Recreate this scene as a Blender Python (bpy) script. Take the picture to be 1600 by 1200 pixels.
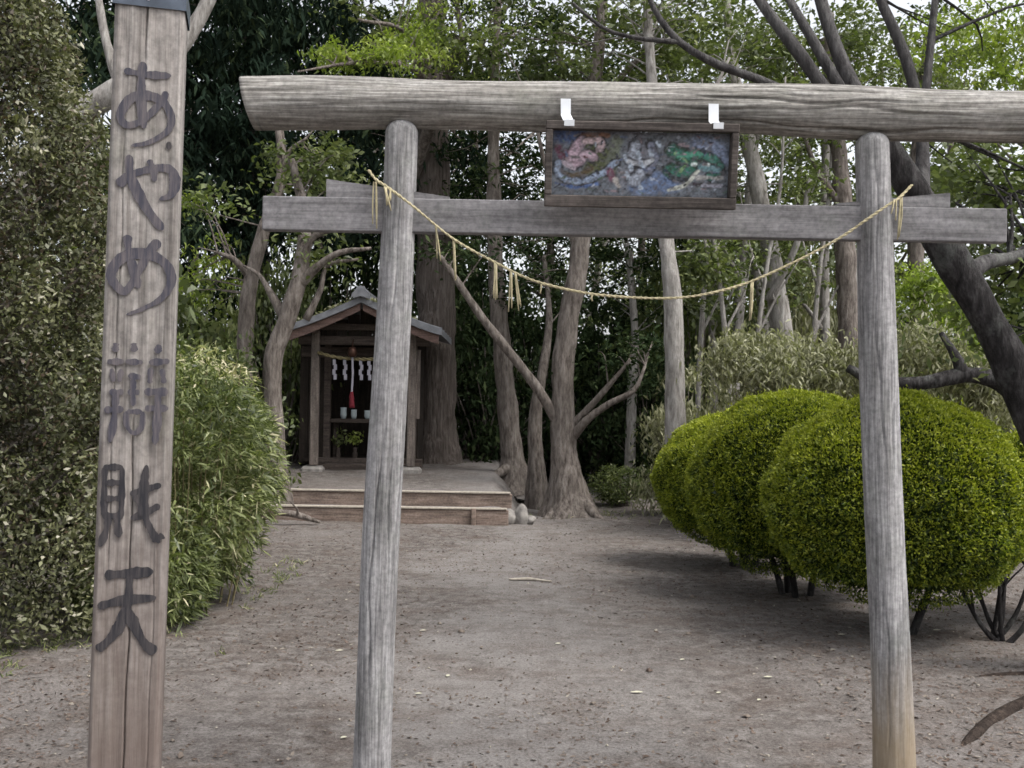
import bpy, bmesh, math
import numpy as np
from mathutils import Vector, Matrix

for o in list(bpy.data.objects):
    bpy.data.objects.remove(o, do_unlink=True)
scene = bpy.context.scene
COL = scene.collection
RNG = np.random.default_rng(11)
R = math.radians

# ------------------------------------------------------------------ camera
CAM = np.array([0.0, 0.0, 1.5])
FPX, W0, H0 = 1640.0, 1600.0, 1200.0
PITCH, ROLL = R(1.05), R(0.9)
_F = np.array([0, math.cos(PITCH), math.sin(PITCH)])
_R0 = np.array([1.0, 0, 0])
_U0 = np.cross(_R0, _F)
_R = _R0 * math.cos(ROLL) + _U0 * math.sin(ROLL)
_U = _U0 * math.cos(ROLL) - _R0 * math.sin(ROLL)
cam_data = bpy.data.cameras.new("camera")
cam_data.sensor_width = 36.0
cam_data.lens = 36.0 * FPX / W0
cam_data.clip_start = 0.05
cam_data.clip_end = 1000.0
cam = bpy.data.objects.new("camera", cam_data)
COL.objects.link(cam)
m = Matrix.Identity(4)
for i in range(3):
    m[i][0], m[i][1], m[i][2], m[i][3] = _R[i], _U[i], -_F[i], CAM[i]
cam.matrix_world = m
scene.camera = cam

# ------------------------------------------------------------------ sky, sun, exposure
SUN_EL, SUN_AZ = 58.0, 118.0          # azimuth clockwise from +Y (view direction)
world = bpy.data.worlds.new("World")
scene.world = world
world.use_nodes = True
wn, wl = world.node_tree.nodes, world.node_tree.links
wn.clear()
sky = wn.new("ShaderNodeTexSky")
sky.sky_type = 'NISHITA'
sky.sun_disc = False
sky.sun_elevation = R(SUN_EL)
sky.sun_rotation = R(SUN_AZ)
sky.air_density = 1.0
sky.dust_density = 4.0
hsv = wn.new("ShaderNodeHueSaturation")     # thin even cloud: the sky keeps its brightness, loses its blue
hsv.inputs["Saturation"].default_value = 0.22
bg = wn.new("ShaderNodeBackground")
bg.inputs["Strength"].default_value = 0.15
wo = wn.new("ShaderNodeOutputWorld")
wl.new(sky.outputs[0], hsv.inputs["Color"])
wl.new(hsv.outputs[0], bg.inputs["Color"])
wl.new(bg.outputs[0], wo.inputs["Surface"])
sun_d = bpy.data.lights.new("sun", 'SUN')
sun_d.energy = 1.15
sun_d.angle = R(18)
sun_d.color = (1.0, 0.96, 0.9)
sun = bpy.data.objects.new("sun", sun_d)
COL.objects.link(sun)
_az, _el = R(SUN_AZ), R(SUN_EL)
sdir = Vector((math.sin(_az) * math.cos(_el), math.cos(_az) * math.cos(_el), math.sin(_el)))
sun.rotation_euler = sdir.to_track_quat('Z', 'Y').to_euler()
sun.location = sdir * 60
vs = scene.view_settings
vs.view_transform = 'Standard'
vs.look = 'None'
vs.exposure = 1.08
vs.gamma = 1.0
vs.use_curve_mapping = False
scene.render.engine = 'CYCLES'
scene.cycles.max_bounces = 4
scene.cycles.diffuse_bounces = 2
scene.cycles.transmission_bounces = 3
scene.cycles.filter_width = 1.6
scene.cycles.use_denoising = True
scene.cycles.use_adaptive_sampling = True
scene.cycles.adaptive_threshold = 0.03


def P(px, py, Y):
    """World point at forward distance Y (metres along +Y) seen at target pixel (px, py)."""
    d = _F + _R * ((px - W0 / 2) / FPX) - _U * ((py - H0 / 2) / FPX)
    return CAM + d * (Y / d[1])


# ------------------------------------------------------------------ numpy noise
_PT = RNG.random((64, 64, 64)).astype(np.float32)


def vnoise(p):
    p = np.asarray(p, dtype=np.float64)
    i = np.floor(p).astype(int)
    f = p - i
    f = f * f * (3 - 2 * f)
    out = 0
    for dx in (0, 1):
        wx = f[..., 0] if dx else 1 - f[..., 0]
        for dy in (0, 1):
            wy = f[..., 1] if dy else 1 - f[..., 1]
            for dz in (0, 1):
                wz = f[..., 2] if dz else 1 - f[..., 2]
                out = out + wx * wy * wz * _PT[(i[..., 0] + dx) % 64, (i[..., 1] + dy) % 64, (i[..., 2] + dz) % 64]
    return out * 2 - 1


def fbm(p, n=3):
    p = np.asarray(p, dtype=np.float64)
    s, a = 0, 1.0
    for k in range(n):
        s = s + a * vnoise(p * 2 ** k + 17.3 * k)
        a *= 0.5
    return s


# ------------------------------------------------------------------ materials
def newmat(name):
    mt = bpy.data.materials.new(name)
    mt.use_nodes = True
    nt = mt.node_tree
    b = nt.nodes["Principled BSDF"]
    return mt, nt.nodes, nt.links, b


def ramp(n, stops):
    r = n.new("ShaderNodeValToRGB")
    els = r.color_ramp.elements
    while len(els) < len(stops):
        els.new(0.5)
    for e, (p, c) in zip(els, stops):
        e.position = p
        e.color = (*c, 1)
    return r


def noise_node(n, l, vec, scale, detail=6, rough=0.6, sc=(1, 1, 1)):
    mp = n.new("ShaderNodeMapping")
    mp.inputs["Scale"].default_value = sc
    l.new(vec, mp.inputs["Vector"])
    t = n.new("ShaderNodeTexNoise")
    t.inputs["Scale"].default_value = scale
    t.inputs["Detail"].default_value = detail
    t.inputs["Roughness"].default_value = rough
    l.new(mp.outputs[0], t.inputs["Vector"])
    return t


def mixc(n, l, fac, a, b, mode='MIX'):
    mx = n.new("ShaderNodeMix")
    mx.data_type = 'RGBA'
    mx.blend_type = mode
    for sock, v in ((mx.inputs[0], fac), (mx.inputs[6], a), (mx.inputs[7], b)):
        if isinstance(v, (int, float)):
            sock.default_value = v
        elif isinstance(v, tuple):
            sock.default_value = (*v, 1)
        else:
            l.new(v, sock)
    return mx.outputs[2]


def mrange(n, l, v, a, b, c=0.0, d=1.0):
    q = n.new("ShaderNodeMapRange")
    q.inputs[1].default_value, q.inputs[2].default_value = a, b
    q.inputs[3].default_value, q.inputs[4].default_value = c, d
    l.new(v, q.inputs[0])
    return q.outputs[0]


def wood_mat(name, axis, dark, mid, light, grain=120, rough=0.85, stain=None, stain_z=None, blotch=0.5, bump=0.5):
    mt, n, l, b = newmat(name)
    tc = n.new("ShaderNodeTexCoord")
    vec = tc.outputs["Object"]
    sc = [1, 1, 1]
    sc["XYZ".index(axis)] = 0.035
    g = noise_node(n, l, vec, grain, 8, 0.65, sc)
    sc2 = [1, 1, 1]
    sc2["XYZ".index(axis)] = 0.18
    g2 = noise_node(n, l, vec, 14, 5, 0.6, sc2)
    r = ramp(n, [(0.36, dark), (0.5, mid), (0.64, light)])
    l.new(g.outputs[0], r.inputs[0])
    r2 = ramp(n, [(0.38, tuple(c * 0.5 for c in mid)), (0.6, tuple(min(1, c * 1.3) for c in mid))])
    l.new(g2.outputs[0], r2.inputs[0])
    col = mixc(n, l, blotch, r.outputs[0], r2.outputs[0])
    fine = noise_node(n, l, vec, 6, 6, 0.7)
    col = mixc(n, l, mrange(n, l, fine.outputs[0], 0.5, 0.75, 0, 0.5), col, tuple(c * 0.75 for c in (mid[0] * 0.95, mid[1] * 1.02, mid[2] * 0.9)))
    sc3 = [1, 1, 1]
    sc3["XYZ".index(axis)] = 0.06
    g3 = noise_node(n, l, vec, 26, 6, 0.7, sc3)
    r3 = ramp(n, [(0.36, (0.5, 0.49, 0.48)), (0.5, (1, 1, 1)), (0.66, (1.3, 1.3, 1.3))])
    l.new(g3.outputs[0], r3.inputs[0])
    col = mixc(n, l, 0.55, col, r3.outputs[0], 'MULTIPLY')
    mot = noise_node(n, l, vec, 45, 5, 0.7)
    rm = ramp(n, [(0.36, (0.6, 0.6, 0.61)), (0.5, (1, 1, 1)), (0.64, (1.35, 1.35, 1.34))])
    l.new(mot.outputs[0], rm.inputs[0])
    col = mixc(n, l, 0.6, col, rm.outputs[0], 'MULTIPLY')
    if stain is not None:
        sx = n.new("ShaderNodeSeparateXYZ")
        l.new(vec, sx.inputs[0])
        add = n.new("ShaderNodeMath")
        add.operation = 'ADD'
        l.new(sx.outputs[2], add.inputs[0])
        l.new(mrange(n, l, g2.outputs[0], 0.2, 0.8, -0.12, 0.12), add.inputs[1])
        col = mixc(n, l, mrange(n, l, add.outputs[0], stain_z[0], stain_z[1], 0.8, 0.0), col, stain)
    l.new(col, b.inputs["Base Color"])
    b.inputs["Roughness"].default_value = rough
    b.inputs["Specular IOR Level"].default_value = 0.2
    bp = n.new("ShaderNodeBump")
    bp.inputs["Strength"].default_value = bump
    bp.inputs["Distance"].default_value = 0.004
    l.new(g.outputs[0], bp.inputs["Height"])
    l.new(bp.outputs[0], b.inputs["Normal"])
    return mt


def bark_mat(name, c1, c2, c3, scale=18, stretch=0.25, moss=None):
    mt, n, l, b = newmat(name)
    tc = n.new("ShaderNodeTexCoord")
    v = tc.outputs["Object"]
    a = noise_node(n, l, v, scale, 8, 0.7, (1, 1, stretch))
    big = noise_node(n, l, v, 2.2, 5, 0.6, (1, 1, 0.6))
    r = ramp(n, [(0.36, c1), (0.5, c2), (0.64, c3)])
    l.new(a.outputs[0], r.inputs[0])
    col = mixc(n, l, mrange(n, l, big.outputs[0], 0.42, 0.7, 0, 0.55), r.outputs[0], tuple(x * 0.6 for x in c2))
    if moss:
        mo = noise_node(n, l, v, 3.5, 6, 0.7)
        col = mixc(n, l, mrange(n, l, mo.outputs[0], 0.55, 0.7, 0, 0.7), col, moss)
    l.new(col, b.inputs["Base Color"])
    b.inputs["Roughness"].default_value = 0.9
    b.inputs["Specular IOR Level"].default_value = 0.15
    bp = n.new("ShaderNodeBump")
    bp.inputs["Strength"].default_value = 1.0
    bp.inputs["Distance"].default_value = 0.05
    l.new(a.outputs[0], bp.inputs["Height"])
    l.new(bp.outputs[0], b.inputs["Normal"])
    return mt


def leaf_mat(name, stops, trans=0.3, rough=0.5, spec=0.3):
    mt, n, l, b = newmat(name)
    n.remove(b)
    at = n.new("ShaderNodeAttribute")
    at.attribute_name = "tint"
    r = ramp(n, stops)
    l.new(at.outputs["Fac"], r.inputs[0])
    d = n.new("ShaderNodeBsdfDiffuse")
    l.new(r.outputs[0], d.inputs["Color"])
    out = d.outputs[0]
    if trans:
        t = n.new("ShaderNodeBsdfTranslucent")
        l.new(mixc(n, l, 1.0, r.outputs[0], (1.0, 1.15, 0.55), 'MULTIPLY'), t.inputs["Color"])
        mx = n.new("ShaderNodeMixShader")
        mx.inputs[0].default_value = trans
        l.new(out, mx.inputs[1])
        l.new(t.outputs[0], mx.inputs[2])
        out = mx.outputs[0]
    if spec > 0.15:
        g = n.new("ShaderNodeBsdfGlossy")
        g.inputs["Roughness"].default_value = rough
        mx = n.new("ShaderNodeMixShader")
        mx.inputs[0].default_value = 0.035
        l.new(out, mx.inputs[1])
        l.new(g.outputs[0], mx.inputs[2])
        out = mx.outputs[0]
    l.new(out, n["Material Output"].inputs["Surface"])
    return mt


def plain_mat(name, col, rough=0.7, metal=0.0, var=0.15, scale=20, spec=0.3):
    mt, n, l, b = newmat(name)
    tc = n.new("ShaderNodeTexCoord")
    t = noise_node(n, l, tc.outputs["Object"], scale, 6, 0.6)
    r = ramp(n, [(0.3, tuple(c * (1 - var) for c in col)), (0.7, tuple(min(1, c * (1 + var)) for c in col))])
    l.new(t.outputs[0], r.inputs[0])
    l.new(r.outputs[0], b.inputs["Base Color"])
    b.inputs["Roughness"].default_value = rough
    b.inputs["Metallic"].default_value = metal
    b.inputs["Specular IOR Level"].default_value = spec
    bp = n.new("ShaderNodeBump")
    bp.inputs["Strength"].default_value = 0.2
    bp.inputs["Distance"].default_value = 0.004
    l.new(t.outputs[0], bp.inputs["Height"])
    l.new(bp.outputs[0], b.inputs["Normal"])
    return mt


GREY_D, GREY_M, GREY_L = (0.13, 0.12, 0.115), (0.29, 0.275, 0.265), (0.43, 0.415, 0.40)
M = {}
M['log_z'] = wood_mat("weathered post wood", 'Z', (0.10, 0.097, 0.10), (0.25, 0.243, 0.245), (0.42, 0.41, 0.41), bump=0.9, blotch=0.4)
M['log_z_stained'] = wood_mat("weathered post wood with ochre foot", 'Z', (0.10, 0.097, 0.10), (0.25, 0.243, 0.245), (0.42, 0.41, 0.41), bump=0.9, blotch=0.4,
                              stain=(0.26, 0.2, 0.13), stain_z=(0.25, 0.62))
M['log_x'] = wood_mat("weathered top log wood", 'X', (0.07, 0.062, 0.055), (0.235, 0.222, 0.205), (0.47, 0.455, 0.43), grain=95, bump=1.0, blotch=0.4)
M['plank_x'] = wood_mat("grey tie beam wood", 'X', (0.12, 0.114, 0.118), (0.185, 0.178, 0.183), (0.25, 0.242, 0.248), bump=0.3)
M['sign'] = wood_mat("signpost cedar", 'Z', (0.118, 0.104, 0.096), (0.25, 0.229, 0.214), (0.37, 0.347, 0.33), grain=130, bump=0.5,
                     stain=(0.125, 0.093, 0.08), stain_z=(0.75, 1.55))
M['frame'] = wood_mat("plaque frame wood", 'X', (0.035, 0.03, 0.028), (0.08, 0.068, 0.062), (0.15, 0.13, 0.12))
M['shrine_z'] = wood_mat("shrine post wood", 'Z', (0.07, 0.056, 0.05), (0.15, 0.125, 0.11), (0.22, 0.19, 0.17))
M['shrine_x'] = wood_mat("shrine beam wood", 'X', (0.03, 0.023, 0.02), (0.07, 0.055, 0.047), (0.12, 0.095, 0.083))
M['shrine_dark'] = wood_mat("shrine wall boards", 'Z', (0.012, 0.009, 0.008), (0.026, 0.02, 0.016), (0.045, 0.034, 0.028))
M['step'] = wood_mat("step timber", 'X', (0.09, 0.065, 0.055), (0.2, 0.15, 0.125), (0.33, 0.28, 0.24))
M['barge'] = wood_mat("reddish bargeboard", 'X', (0.06, 0.04, 0.035), (0.13, 0.085, 0.073), (0.2, 0.14, 0.125))
M['roof'] = plain_mat("grey sheet roof", (0.17, 0.175, 0.19), 0.45, 0.0, 0.3, 9)
M['cap'] = plain_mat("dark metal cap", (0.075, 0.09, 0.115), 0.4, 0.3, 0.3, 25)
M['tin'] = plain_mat("bright tin bracket", (0.7, 0.72, 0.75), 0.5, 0.0, 0.03, 40)
M['straw'] = plain_mat("rice straw", (0.40, 0.35, 0.22), 0.8, 0, 0.25, 60)
M['straw_old'] = plain_mat("old rice straw", (0.2, 0.17, 0.09), 0.85, 0, 0.25, 60)
M['paper'] = plain_mat("white paper", (0.3, 0.29, 0.33), 0.8, 0, 0.04, 20)
M['red'] = plain_mat("red cloth", (0.13, 0.012, 0.02), 0.8, 0, 0.2, 40)
M['brass'] = plain_mat("brass bell", (0.07, 0.035, 0.025), 0.4, 0.6, 0.3, 20)
M['cup'] = plain_mat("white porcelain", (0.42, 0.48, 0.5), 0.25, 0, 0.03, 20, 0.5)
M['stone'] = plain_mat("pale stone", (0.22, 0.205, 0.19), 0.9, 0, 0.4, 14)
M['pale'] = plain_mat("pale dry leaf", (0.45, 0.43, 0.33), 0.7, 0, 0.15, 50)
M['twig'] = plain_mat("bleached stick", (0.36, 0.32, 0.27), 0.8, 0, 0.25, 30)
M['nail'] = plain_mat("steel nail", (0.6, 0.62, 0.65), 0.3, 0.6, 0.05, 30)

# brush ink, the upper characters worn thin
def ink(name, col, wear):
    mt, n, l, b = newmat(name)
    tc = n.new("ShaderNodeTexCoord")
    t = noise_node(n, l, tc.outputs["Object"], 150, 7, 0.75, (1, 1, 0.07))
    c = mixc(n, l, mrange(n, l, t.outputs[0], 0.42, 0.66, 0, wear), col, (0.24, 0.2, 0.185))
    l.new(c, b.inputs["Base Color"])
    b.inputs["Roughness"].default_value = 0.75
    return mt
M['ink'] = ink("black ink", (0.009, 0.0085, 0.013), 0.22)
M['ink_worn'] = ink("worn ink", (0.03, 0.029, 0.044), 0.45)

M['bark_grey'] = bark_mat("grey bark", (0.07, 0.058, 0.05), (0.17, 0.145, 0.128), (0.27, 0.24, 0.215))
M['bark_pale'] = bark_mat("pale bark", (0.17, 0.155, 0.14), (0.31, 0.29, 0.27), (0.44, 0.42, 0.395))
M['bark_dark'] = bark_mat("dark bark", (0.012, 0.011, 0.011), (0.034, 0.031, 0.031), (0.085, 0.08, 0.08), moss=(0.13, 0.135, 0.125))
M['bark_sky_lit'] = bark_mat("sky-lit limb bark", (0.035, 0.032, 0.032), (0.085, 0.08, 0.08), (0.16, 0.155, 0.15), moss=(0.17, 0.175, 0.16))  # lichened dark bark, lighter copy: sky light on the limbs painted in
M['bark_root'] = bark_mat("earthy root bark", (0.022, 0.016, 0.013), (0.046, 0.034, 0.028), (0.09, 0.068, 0.055), stretch=0.9)
M['bark_cedar'] = bark_mat("cedar bark", (0.05, 0.04, 0.035), (0.115, 0.095, 0.083), (0.19, 0.165, 0.15), 26, 0.08)
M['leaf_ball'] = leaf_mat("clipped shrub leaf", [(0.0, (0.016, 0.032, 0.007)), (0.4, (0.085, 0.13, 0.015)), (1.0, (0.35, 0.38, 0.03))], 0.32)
M['leaf_hedge'] = leaf_mat("olive hedge leaf", [(0.0, (0.035, 0.033, 0.022)), (0.15, (0.1, 0.07, 0.045)), (0.2, (0.06, 0.064, 0.035)), (0.5, (0.105, 0.112, 0.056)), (0.8, (0.17, 0.175, 0.085)), (1.0, (0.36, 0.34, 0.26))], 0.2)
M['leaf_sasa'] = leaf_mat("bamboo grass leaf", [(0.0, (0.04, 0.055, 0.02)), (0.45, (0.14, 0.165, 0.065)), (0.75, (0.25, 0.28, 0.11)), (0.88, (0.36, 0.36, 0.2)), (1.0, (0.55, 0.5, 0.34))], 0.35)
M['leaf_dark'] = leaf_mat("dark evergreen leaf", [(0.0, (0.015, 0.024, 0.013)), (0.6, (0.037, 0.055, 0.026)), (1.0, (0.095, 0.12, 0.055))], 0.15, spec=0.1)
M['leaf_cedar'] = leaf_mat("cedar frond", [(0.0, (0.010, 0.017, 0.013)), (0.7, (0.024, 0.038, 0.025)), (1.0, (0.062, 0.085, 0.042))], 0.08, spec=0.1)
M['leaf_mid'] = leaf_mat("mid green leaf", [(0.0, (0.05, 0.065, 0.025)), (0.5, (0.115, 0.145, 0.05)), (1.0, (0.23, 0.255, 0.1))], 0.35)
M['leaf_bright'] = leaf_mat("fresh spring leaf", [(0.0, (0.10, 0.14, 0.024)), (0.5, (0.21, 0.27, 0.045)), (1.0, (0.36, 0.40, 0.1))], 0.45)
M['leaf_pale'] = leaf_mat("pale grey green leaf", [(0.0, (0.10, 0.10, 0.055)), (0.5, (0.22, 0.22, 0.125)), (1.0, (0.42, 0.41, 0.28))], 0.3)
M['litter'] = leaf_mat("leaf litter", [(0.0, (0.075, 0.055, 0.045)), (0.5, (0.135, 0.105, 0.088)), (0.85, (0.2, 0.175, 0.15)), (1.0, (0.38, 0.35, 0.29))], 0.0, 0.85, 0.1)

# bare trodden earth
def ground_mat():
    mt, n, l, b = newmat("trodden earth")
    tc = n.new("ShaderNodeTexCoord")
    v = tc.outputs["Object"]
    a = noise_node(n, l, v, 0.7, 6, 0.6)
    c = noise_node(n, l, v, 9, 8, 0.75)
    d = noise_node(n, l, v, 70, 6, 0.8)
    e = noise_node(n, l, v, 1.9, 9, 0.75, (1, 1.4, 1))
    r = ramp(n, [(0.38, (0.076, 0.066, 0.06)), (0.5, (0.133, 0.119, 0.11)), (0.62, (0.196, 0.18, 0.169))])
    l.new(c.outputs[0], r.inputs[0])
    col = mixc(n, l, mrange(n, l, a.outputs[0], 0.4, 0.65, 0, 0.7), r.outputs[0], (0.172, 0.156, 0.147))
    col = mixc(n, l, mrange(n, l, e.outputs[0], 0.48, 0.68, 0, 0.6), col, (0.09, 0.064, 0.05))
    sx = n.new("ShaderNodeSeparateXYZ")
    l.new(v, sx.inputs[0])
    px_ = n.new("ShaderNodeMath"); px_.operation = 'ADD'
    l.new(sx.outputs[0], px_.inputs[0])
    l.new(mrange(n, l, a.outputs[0], 0.2, 0.8, -1.1, 1.1), px_.inputs[1])
    ab = n.new("ShaderNodeMath"); ab.operation = 'ABSOLUTE'
    l.new(px_.outputs[0], ab.inputs[0])
    worn = n.new("ShaderNodeMath"); worn.operation = 'MULTIPLY'
    l.new(mrange(n, l, ab.outputs[0], 0.15, 1.1, 0.75, 0.0), worn.inputs[0])
    l.new(mrange(n, l, e.outputs[0], 0.35, 0.6, 1.0, 0.35), worn.inputs[1])
    col = mixc(n, l, worn.outputs[0], col, (0.23, 0.217, 0.208))
    r2 = ramp(n, [(0.38, (0.42, 0.39, 0.37)), (0.5, (1, 1, 1)), (0.62, (1.5, 1.5, 1.5))])
    l.new(d.outputs[0], r2.inputs[0])
    col = mixc(n, l, 0.65, col, r2.outputs[0], 'MULTIPLY')
    l.new(col, b.inputs["Base Color"])
    b.inputs["Roughness"].default_value = 0.95
    b.inputs["Specular IOR Level"].default_value = 0.1
    mx = n.new("ShaderNodeMath")
    mx.operation = 'ADD'
    l.new(d.outputs[0], mx.inputs[0])
    l.new(c.outputs[0], mx.inputs[1])
    bp = n.new("ShaderNodeBump")
    bp.inputs["Strength"].default_value = 0.7
    bp.inputs["Distance"].default_value = 0.012
    l.new(mx.outputs[0], bp.inputs["Height"])
    l.new(bp.outputs[0], b.inputs["Normal"])
    return mt
M['ground'] = ground_mat()


def painting_mat():
    mt, n, l, b = newmat("faded painted panel")
    at = n.new("ShaderNodeAttribute")
    at.attribute_name = "paint"
    tc = n.new("ShaderNodeTexCoord")
    t = noise_node(n, l, tc.outputs["Object"], 90, 6, 0.7)
    c = mixc(n, l, mrange(n, l, t.outputs[0], 0.5, 0.75, 0, 0.4), at.outputs["Color"], (0.16, 0.15, 0.15))
    l.new(c, b.inputs["Base Color"])
    b.inputs["Roughness"].default_value = 0.6
    return mt
M['painting'] = painting_mat()


# ------------------------------------------------------------------ mesh helpers
def build(name, verts, faces, mat, parent=None, smooth=True, tint=None, base=None):
    """verts (N,3) world coordinates; faces an (M,k) array or a list of tuples; parented meshes are stored relative to the parent."""
    v = np.asarray(verts, dtype=np.float32)
    off = None
    if parent is not None:
        p, q = np.array([0.0, 0, 0]), parent
        while q is not None:
            p += np.array(q.location)
            q = q.parent
        off = p
    elif base is not None:
        off = np.asarray(base, dtype=float)
    if off is not None:
        v = v - off.astype(np.float32)
    me = bpy.data.meshes.new(name)
    if isinstance(faces, np.ndarray):
        k = faces.shape[1]
        me.vertices.add(len(v))
        me.vertices.foreach_set("co", v.ravel())
        me.loops.add(faces.size)
        me.loops.foreach_set("vertex_index", faces.astype(np.int32).ravel())
        me.polygons.add(len(faces))
        me.polygons.foreach_set("loop_start", np.arange(0, faces.size, k, dtype=np.int32))
        me.update(calc_edges=True)
    else:
        me.from_pydata(v.tolist(), [], [tuple(f) for f in faces])
    if smooth:
        me.polygons.foreach_set("use_smooth", np.ones(len(me.polygons), dtype=bool))
    if tint is not None:
        a = me.attributes.new("tint", 'FLOAT', 'POINT')
        a.data.foreach_set("value", np.asarray(tint, dtype=np.float32))
    me.materials.append(mat)
    o = bpy.data.objects.new(name, me)
    COL.objects.link(o)
    if parent is not None:
        o.parent = parent
    elif base is not None:
        o.location = tuple(float(c) for c in base)
    return o


def thing(name, loc, label, cat, group=None):
    o = bpy.data.objects.new(name, None)
    o.empty_display_size = 0.2
    o.location = tuple(float(c) for c in loc)
    COL.objects.link(o)
    return tag(o, label, cat, group)


def tag(o, label=None, cat=None, group=None, kind=None):
    if label: o["label"] = label
    if cat: o["category"] = cat
    if group: o["group"] = group
    if kind: o["kind"] = kind
    return o


def smooth_path(pts, n):
    pts = np.asarray(pts, dtype=float)
    if len(pts) == 2:
        t = np.linspace(0, 1, n)[:, None]
        return pts[0] * (1 - t) + pts[1] * t
    ext = np.vstack([2 * pts[0] - pts[1], pts, 2 * pts[-1] - pts[-2]])
    k = len(pts) - 1
    ts = np.linspace(0, k, n)
    i = np.minimum(ts.astype(int), k - 1)
    f = (ts - i)[:, None]
    p0, p1, p2, p3 = ext[i], ext[i + 1], ext[i + 2], ext[i + 3]
    return 0.5 * (2 * p1 + (p2 - p0) * f + (2 * p0 - 5 * p1 + 4 * p2 - p3) * f ** 2 + (3 * p1 - p0 - 3 * p2 + p3) * f ** 3)


def frames(path):
    t = np.gradient(path, axis=0)
    t /= np.linalg.norm(t, axis=1)[:, None] + 1e-12
    ref = np.array([0, 0, 1.0]) if abs(t[0][2]) < 0.8 else np.array([1.0, 0, 0])
    u = np.cross(ref, t[0]); u /= np.linalg.norm(u)
    us = []
    for k in range(len(path)):
        u = u - t[k] * np.dot(u, t[k])
        u /= np.linalg.norm(u) + 1e-12
        us.append(u)
    us = np.array(us)
    return t, us, np.cross(t, us)


def tube_data(path, rad, seg=10, bump=0.0, nscale=3.0, cap=True, fn=None, seed=0.0):
    path = np.asarray(path, float)
    n = len(path)
    rad = np.broadcast_to(np.asarray(rad, float), (n,))
    _, u, w = frames(path)
    th = np.linspace(0, 2 * math.pi, seg, endpoint=False)
    ring = u[:, None, :] * np.cos(th)[None, :, None] + w[:, None, :] * np.sin(th)[None, :, None]
    rr = np.repeat(rad[:, None], seg, 1)
    if bump:
        q = path[:, None, :] + ring * rr[..., None]
        rr = rr * (1 + bump * fbm(q * nscale + seed, 2))
    if fn is not None:
        rr = rr * fn(np.repeat(np.linspace(0, 1, n)[:, None], seg, 1), np.repeat(th[None], n, 0))
    v = (path[:, None, :] + ring * rr[..., None]).reshape(-1, 3)
    i = np.arange(n - 1)[:, None] * seg
    j = np.arange(seg)[None]
    a, b = i + j, i + (j + 1) % seg
    f = np.stack([a, b, b + seg, a + seg], -1).reshape(-1, 4)
    if cap:
        v = np.vstack([v, path[0], path[-1]])
        c0, c1 = len(v) - 2, len(v) - 1
        k = np.arange(seg)
        k2 = (k + 1) % seg
        f0 = np.stack([np.full(seg, c0), k2, k, np.full(seg, c0)], -1)
        e = (n - 1) * seg
        f1 = np.stack([np.full(seg, c1), e + k, e + k2, np.full(seg, c1)], -1)
        f = [tuple(x) for x in f] + [tuple(x[:3]) for x in f0] + [tuple(x[:3]) for x in f1]
    return v, f


def tube(name, pts, rads, mat, parent=None, seg=10, n=None, bump=0.0, nscale=3.0, smooth=True, fn=None, seed=0.0, base=None):
    pts = np.asarray(pts, float)
    n = n or max(2, len(pts))
    path = smooth_path(pts, n)
    r = np.asarray(rads, float)
    if r.ndim == 0:
        r = np.full(n, float(r))
    elif len(r) != n:
        r = np.interp(np.linspace(0, 1, n), np.linspace(0, 1, len(r)), r)
    v, f = tube_data(path, r, seg, bump, nscale, True, fn, seed)
    return build(name, v, f, mat, parent, smooth, base=base)


def merge(parts):
    vs_, fs_, k = [], [], 0
    for v, f in parts:
        vs_.append(np.asarray(v))
        fs_ += [tuple(int(i) + k for i in q) for q in f]
        k += len(v)
    return np.vstack(vs_), fs_


def box_data(c, size, bevel=0.006, axes=None):
    bm = bmesh.new()
    bmesh.ops.create_cube(bm, size=1.0)
    for v in bm.verts:
        v.co = Vector((v.co.x * size[0], v.co.y * size[1], v.co.z * size[2]))
    if bevel:
        bmesh.ops.bevel(bm, geom=bm.edges[:], offset=bevel, segments=1, affect='EDGES', profile=0.5)
    bm.verts.index_update()
    v = np.array([q.co[:] for q in bm.verts])
    f = [tuple(q.index for q in fc.verts) for fc in bm.faces]
    bm.free()
    if axes is not None:
        v = v @ np.asarray(axes)
    return v + np.asarray(c, float), f


def box(name, c, size, mat, parent=None, bevel=0.006, axes=None, base=None, warp=0.0):
    v, f = box_data(c, size, bevel, axes)
    if warp:
        v = v + warp * np.stack([vnoise(v * 1.7 + s) for s in (3.1, 9.7, 21.3)], -1)
    return build(name, v, f, mat, parent, False, base=base)


def unit(v):
    v = np.asarray(v, float)
    return v / (np.linalg.norm(v, axis=-1, keepdims=True) + 1e-12)


def leaves(C, D, L, Wd, rng, up=0.5, fold=0.18, droop=0.0):
    """One folded diamond leaf (quad) at every centre C along direction D."""
    n = len(C)
    L = np.broadcast_to(np.asarray(L, float), (n,))[:, None]
    Wd = np.broadcast_to(np.asarray(Wd, float), (n,))[:, None]
    D = unit(D)
    N = rng.normal(size=(n, 3)) + np.array([0, 0, up * 2])
    S = unit(np.cross(D, N))
    N = np.cross(S, D)
    base = C - D * L * 0.5
    tip = C + D * L * 0.5 - np.array([0, 0, 1.0]) * L * droop
    mid = C - D * L * 0.05
    l_ = mid + S * Wd * 0.5 + N * Wd * fold
    r_ = mid - S * Wd * 0.5 + N * Wd * fold
    v = np.stack([base, r_, tip, l_], 1).reshape(-1, 3)
    f = np.arange(4 * n).reshape(-1, 4)
    return v, f


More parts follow.
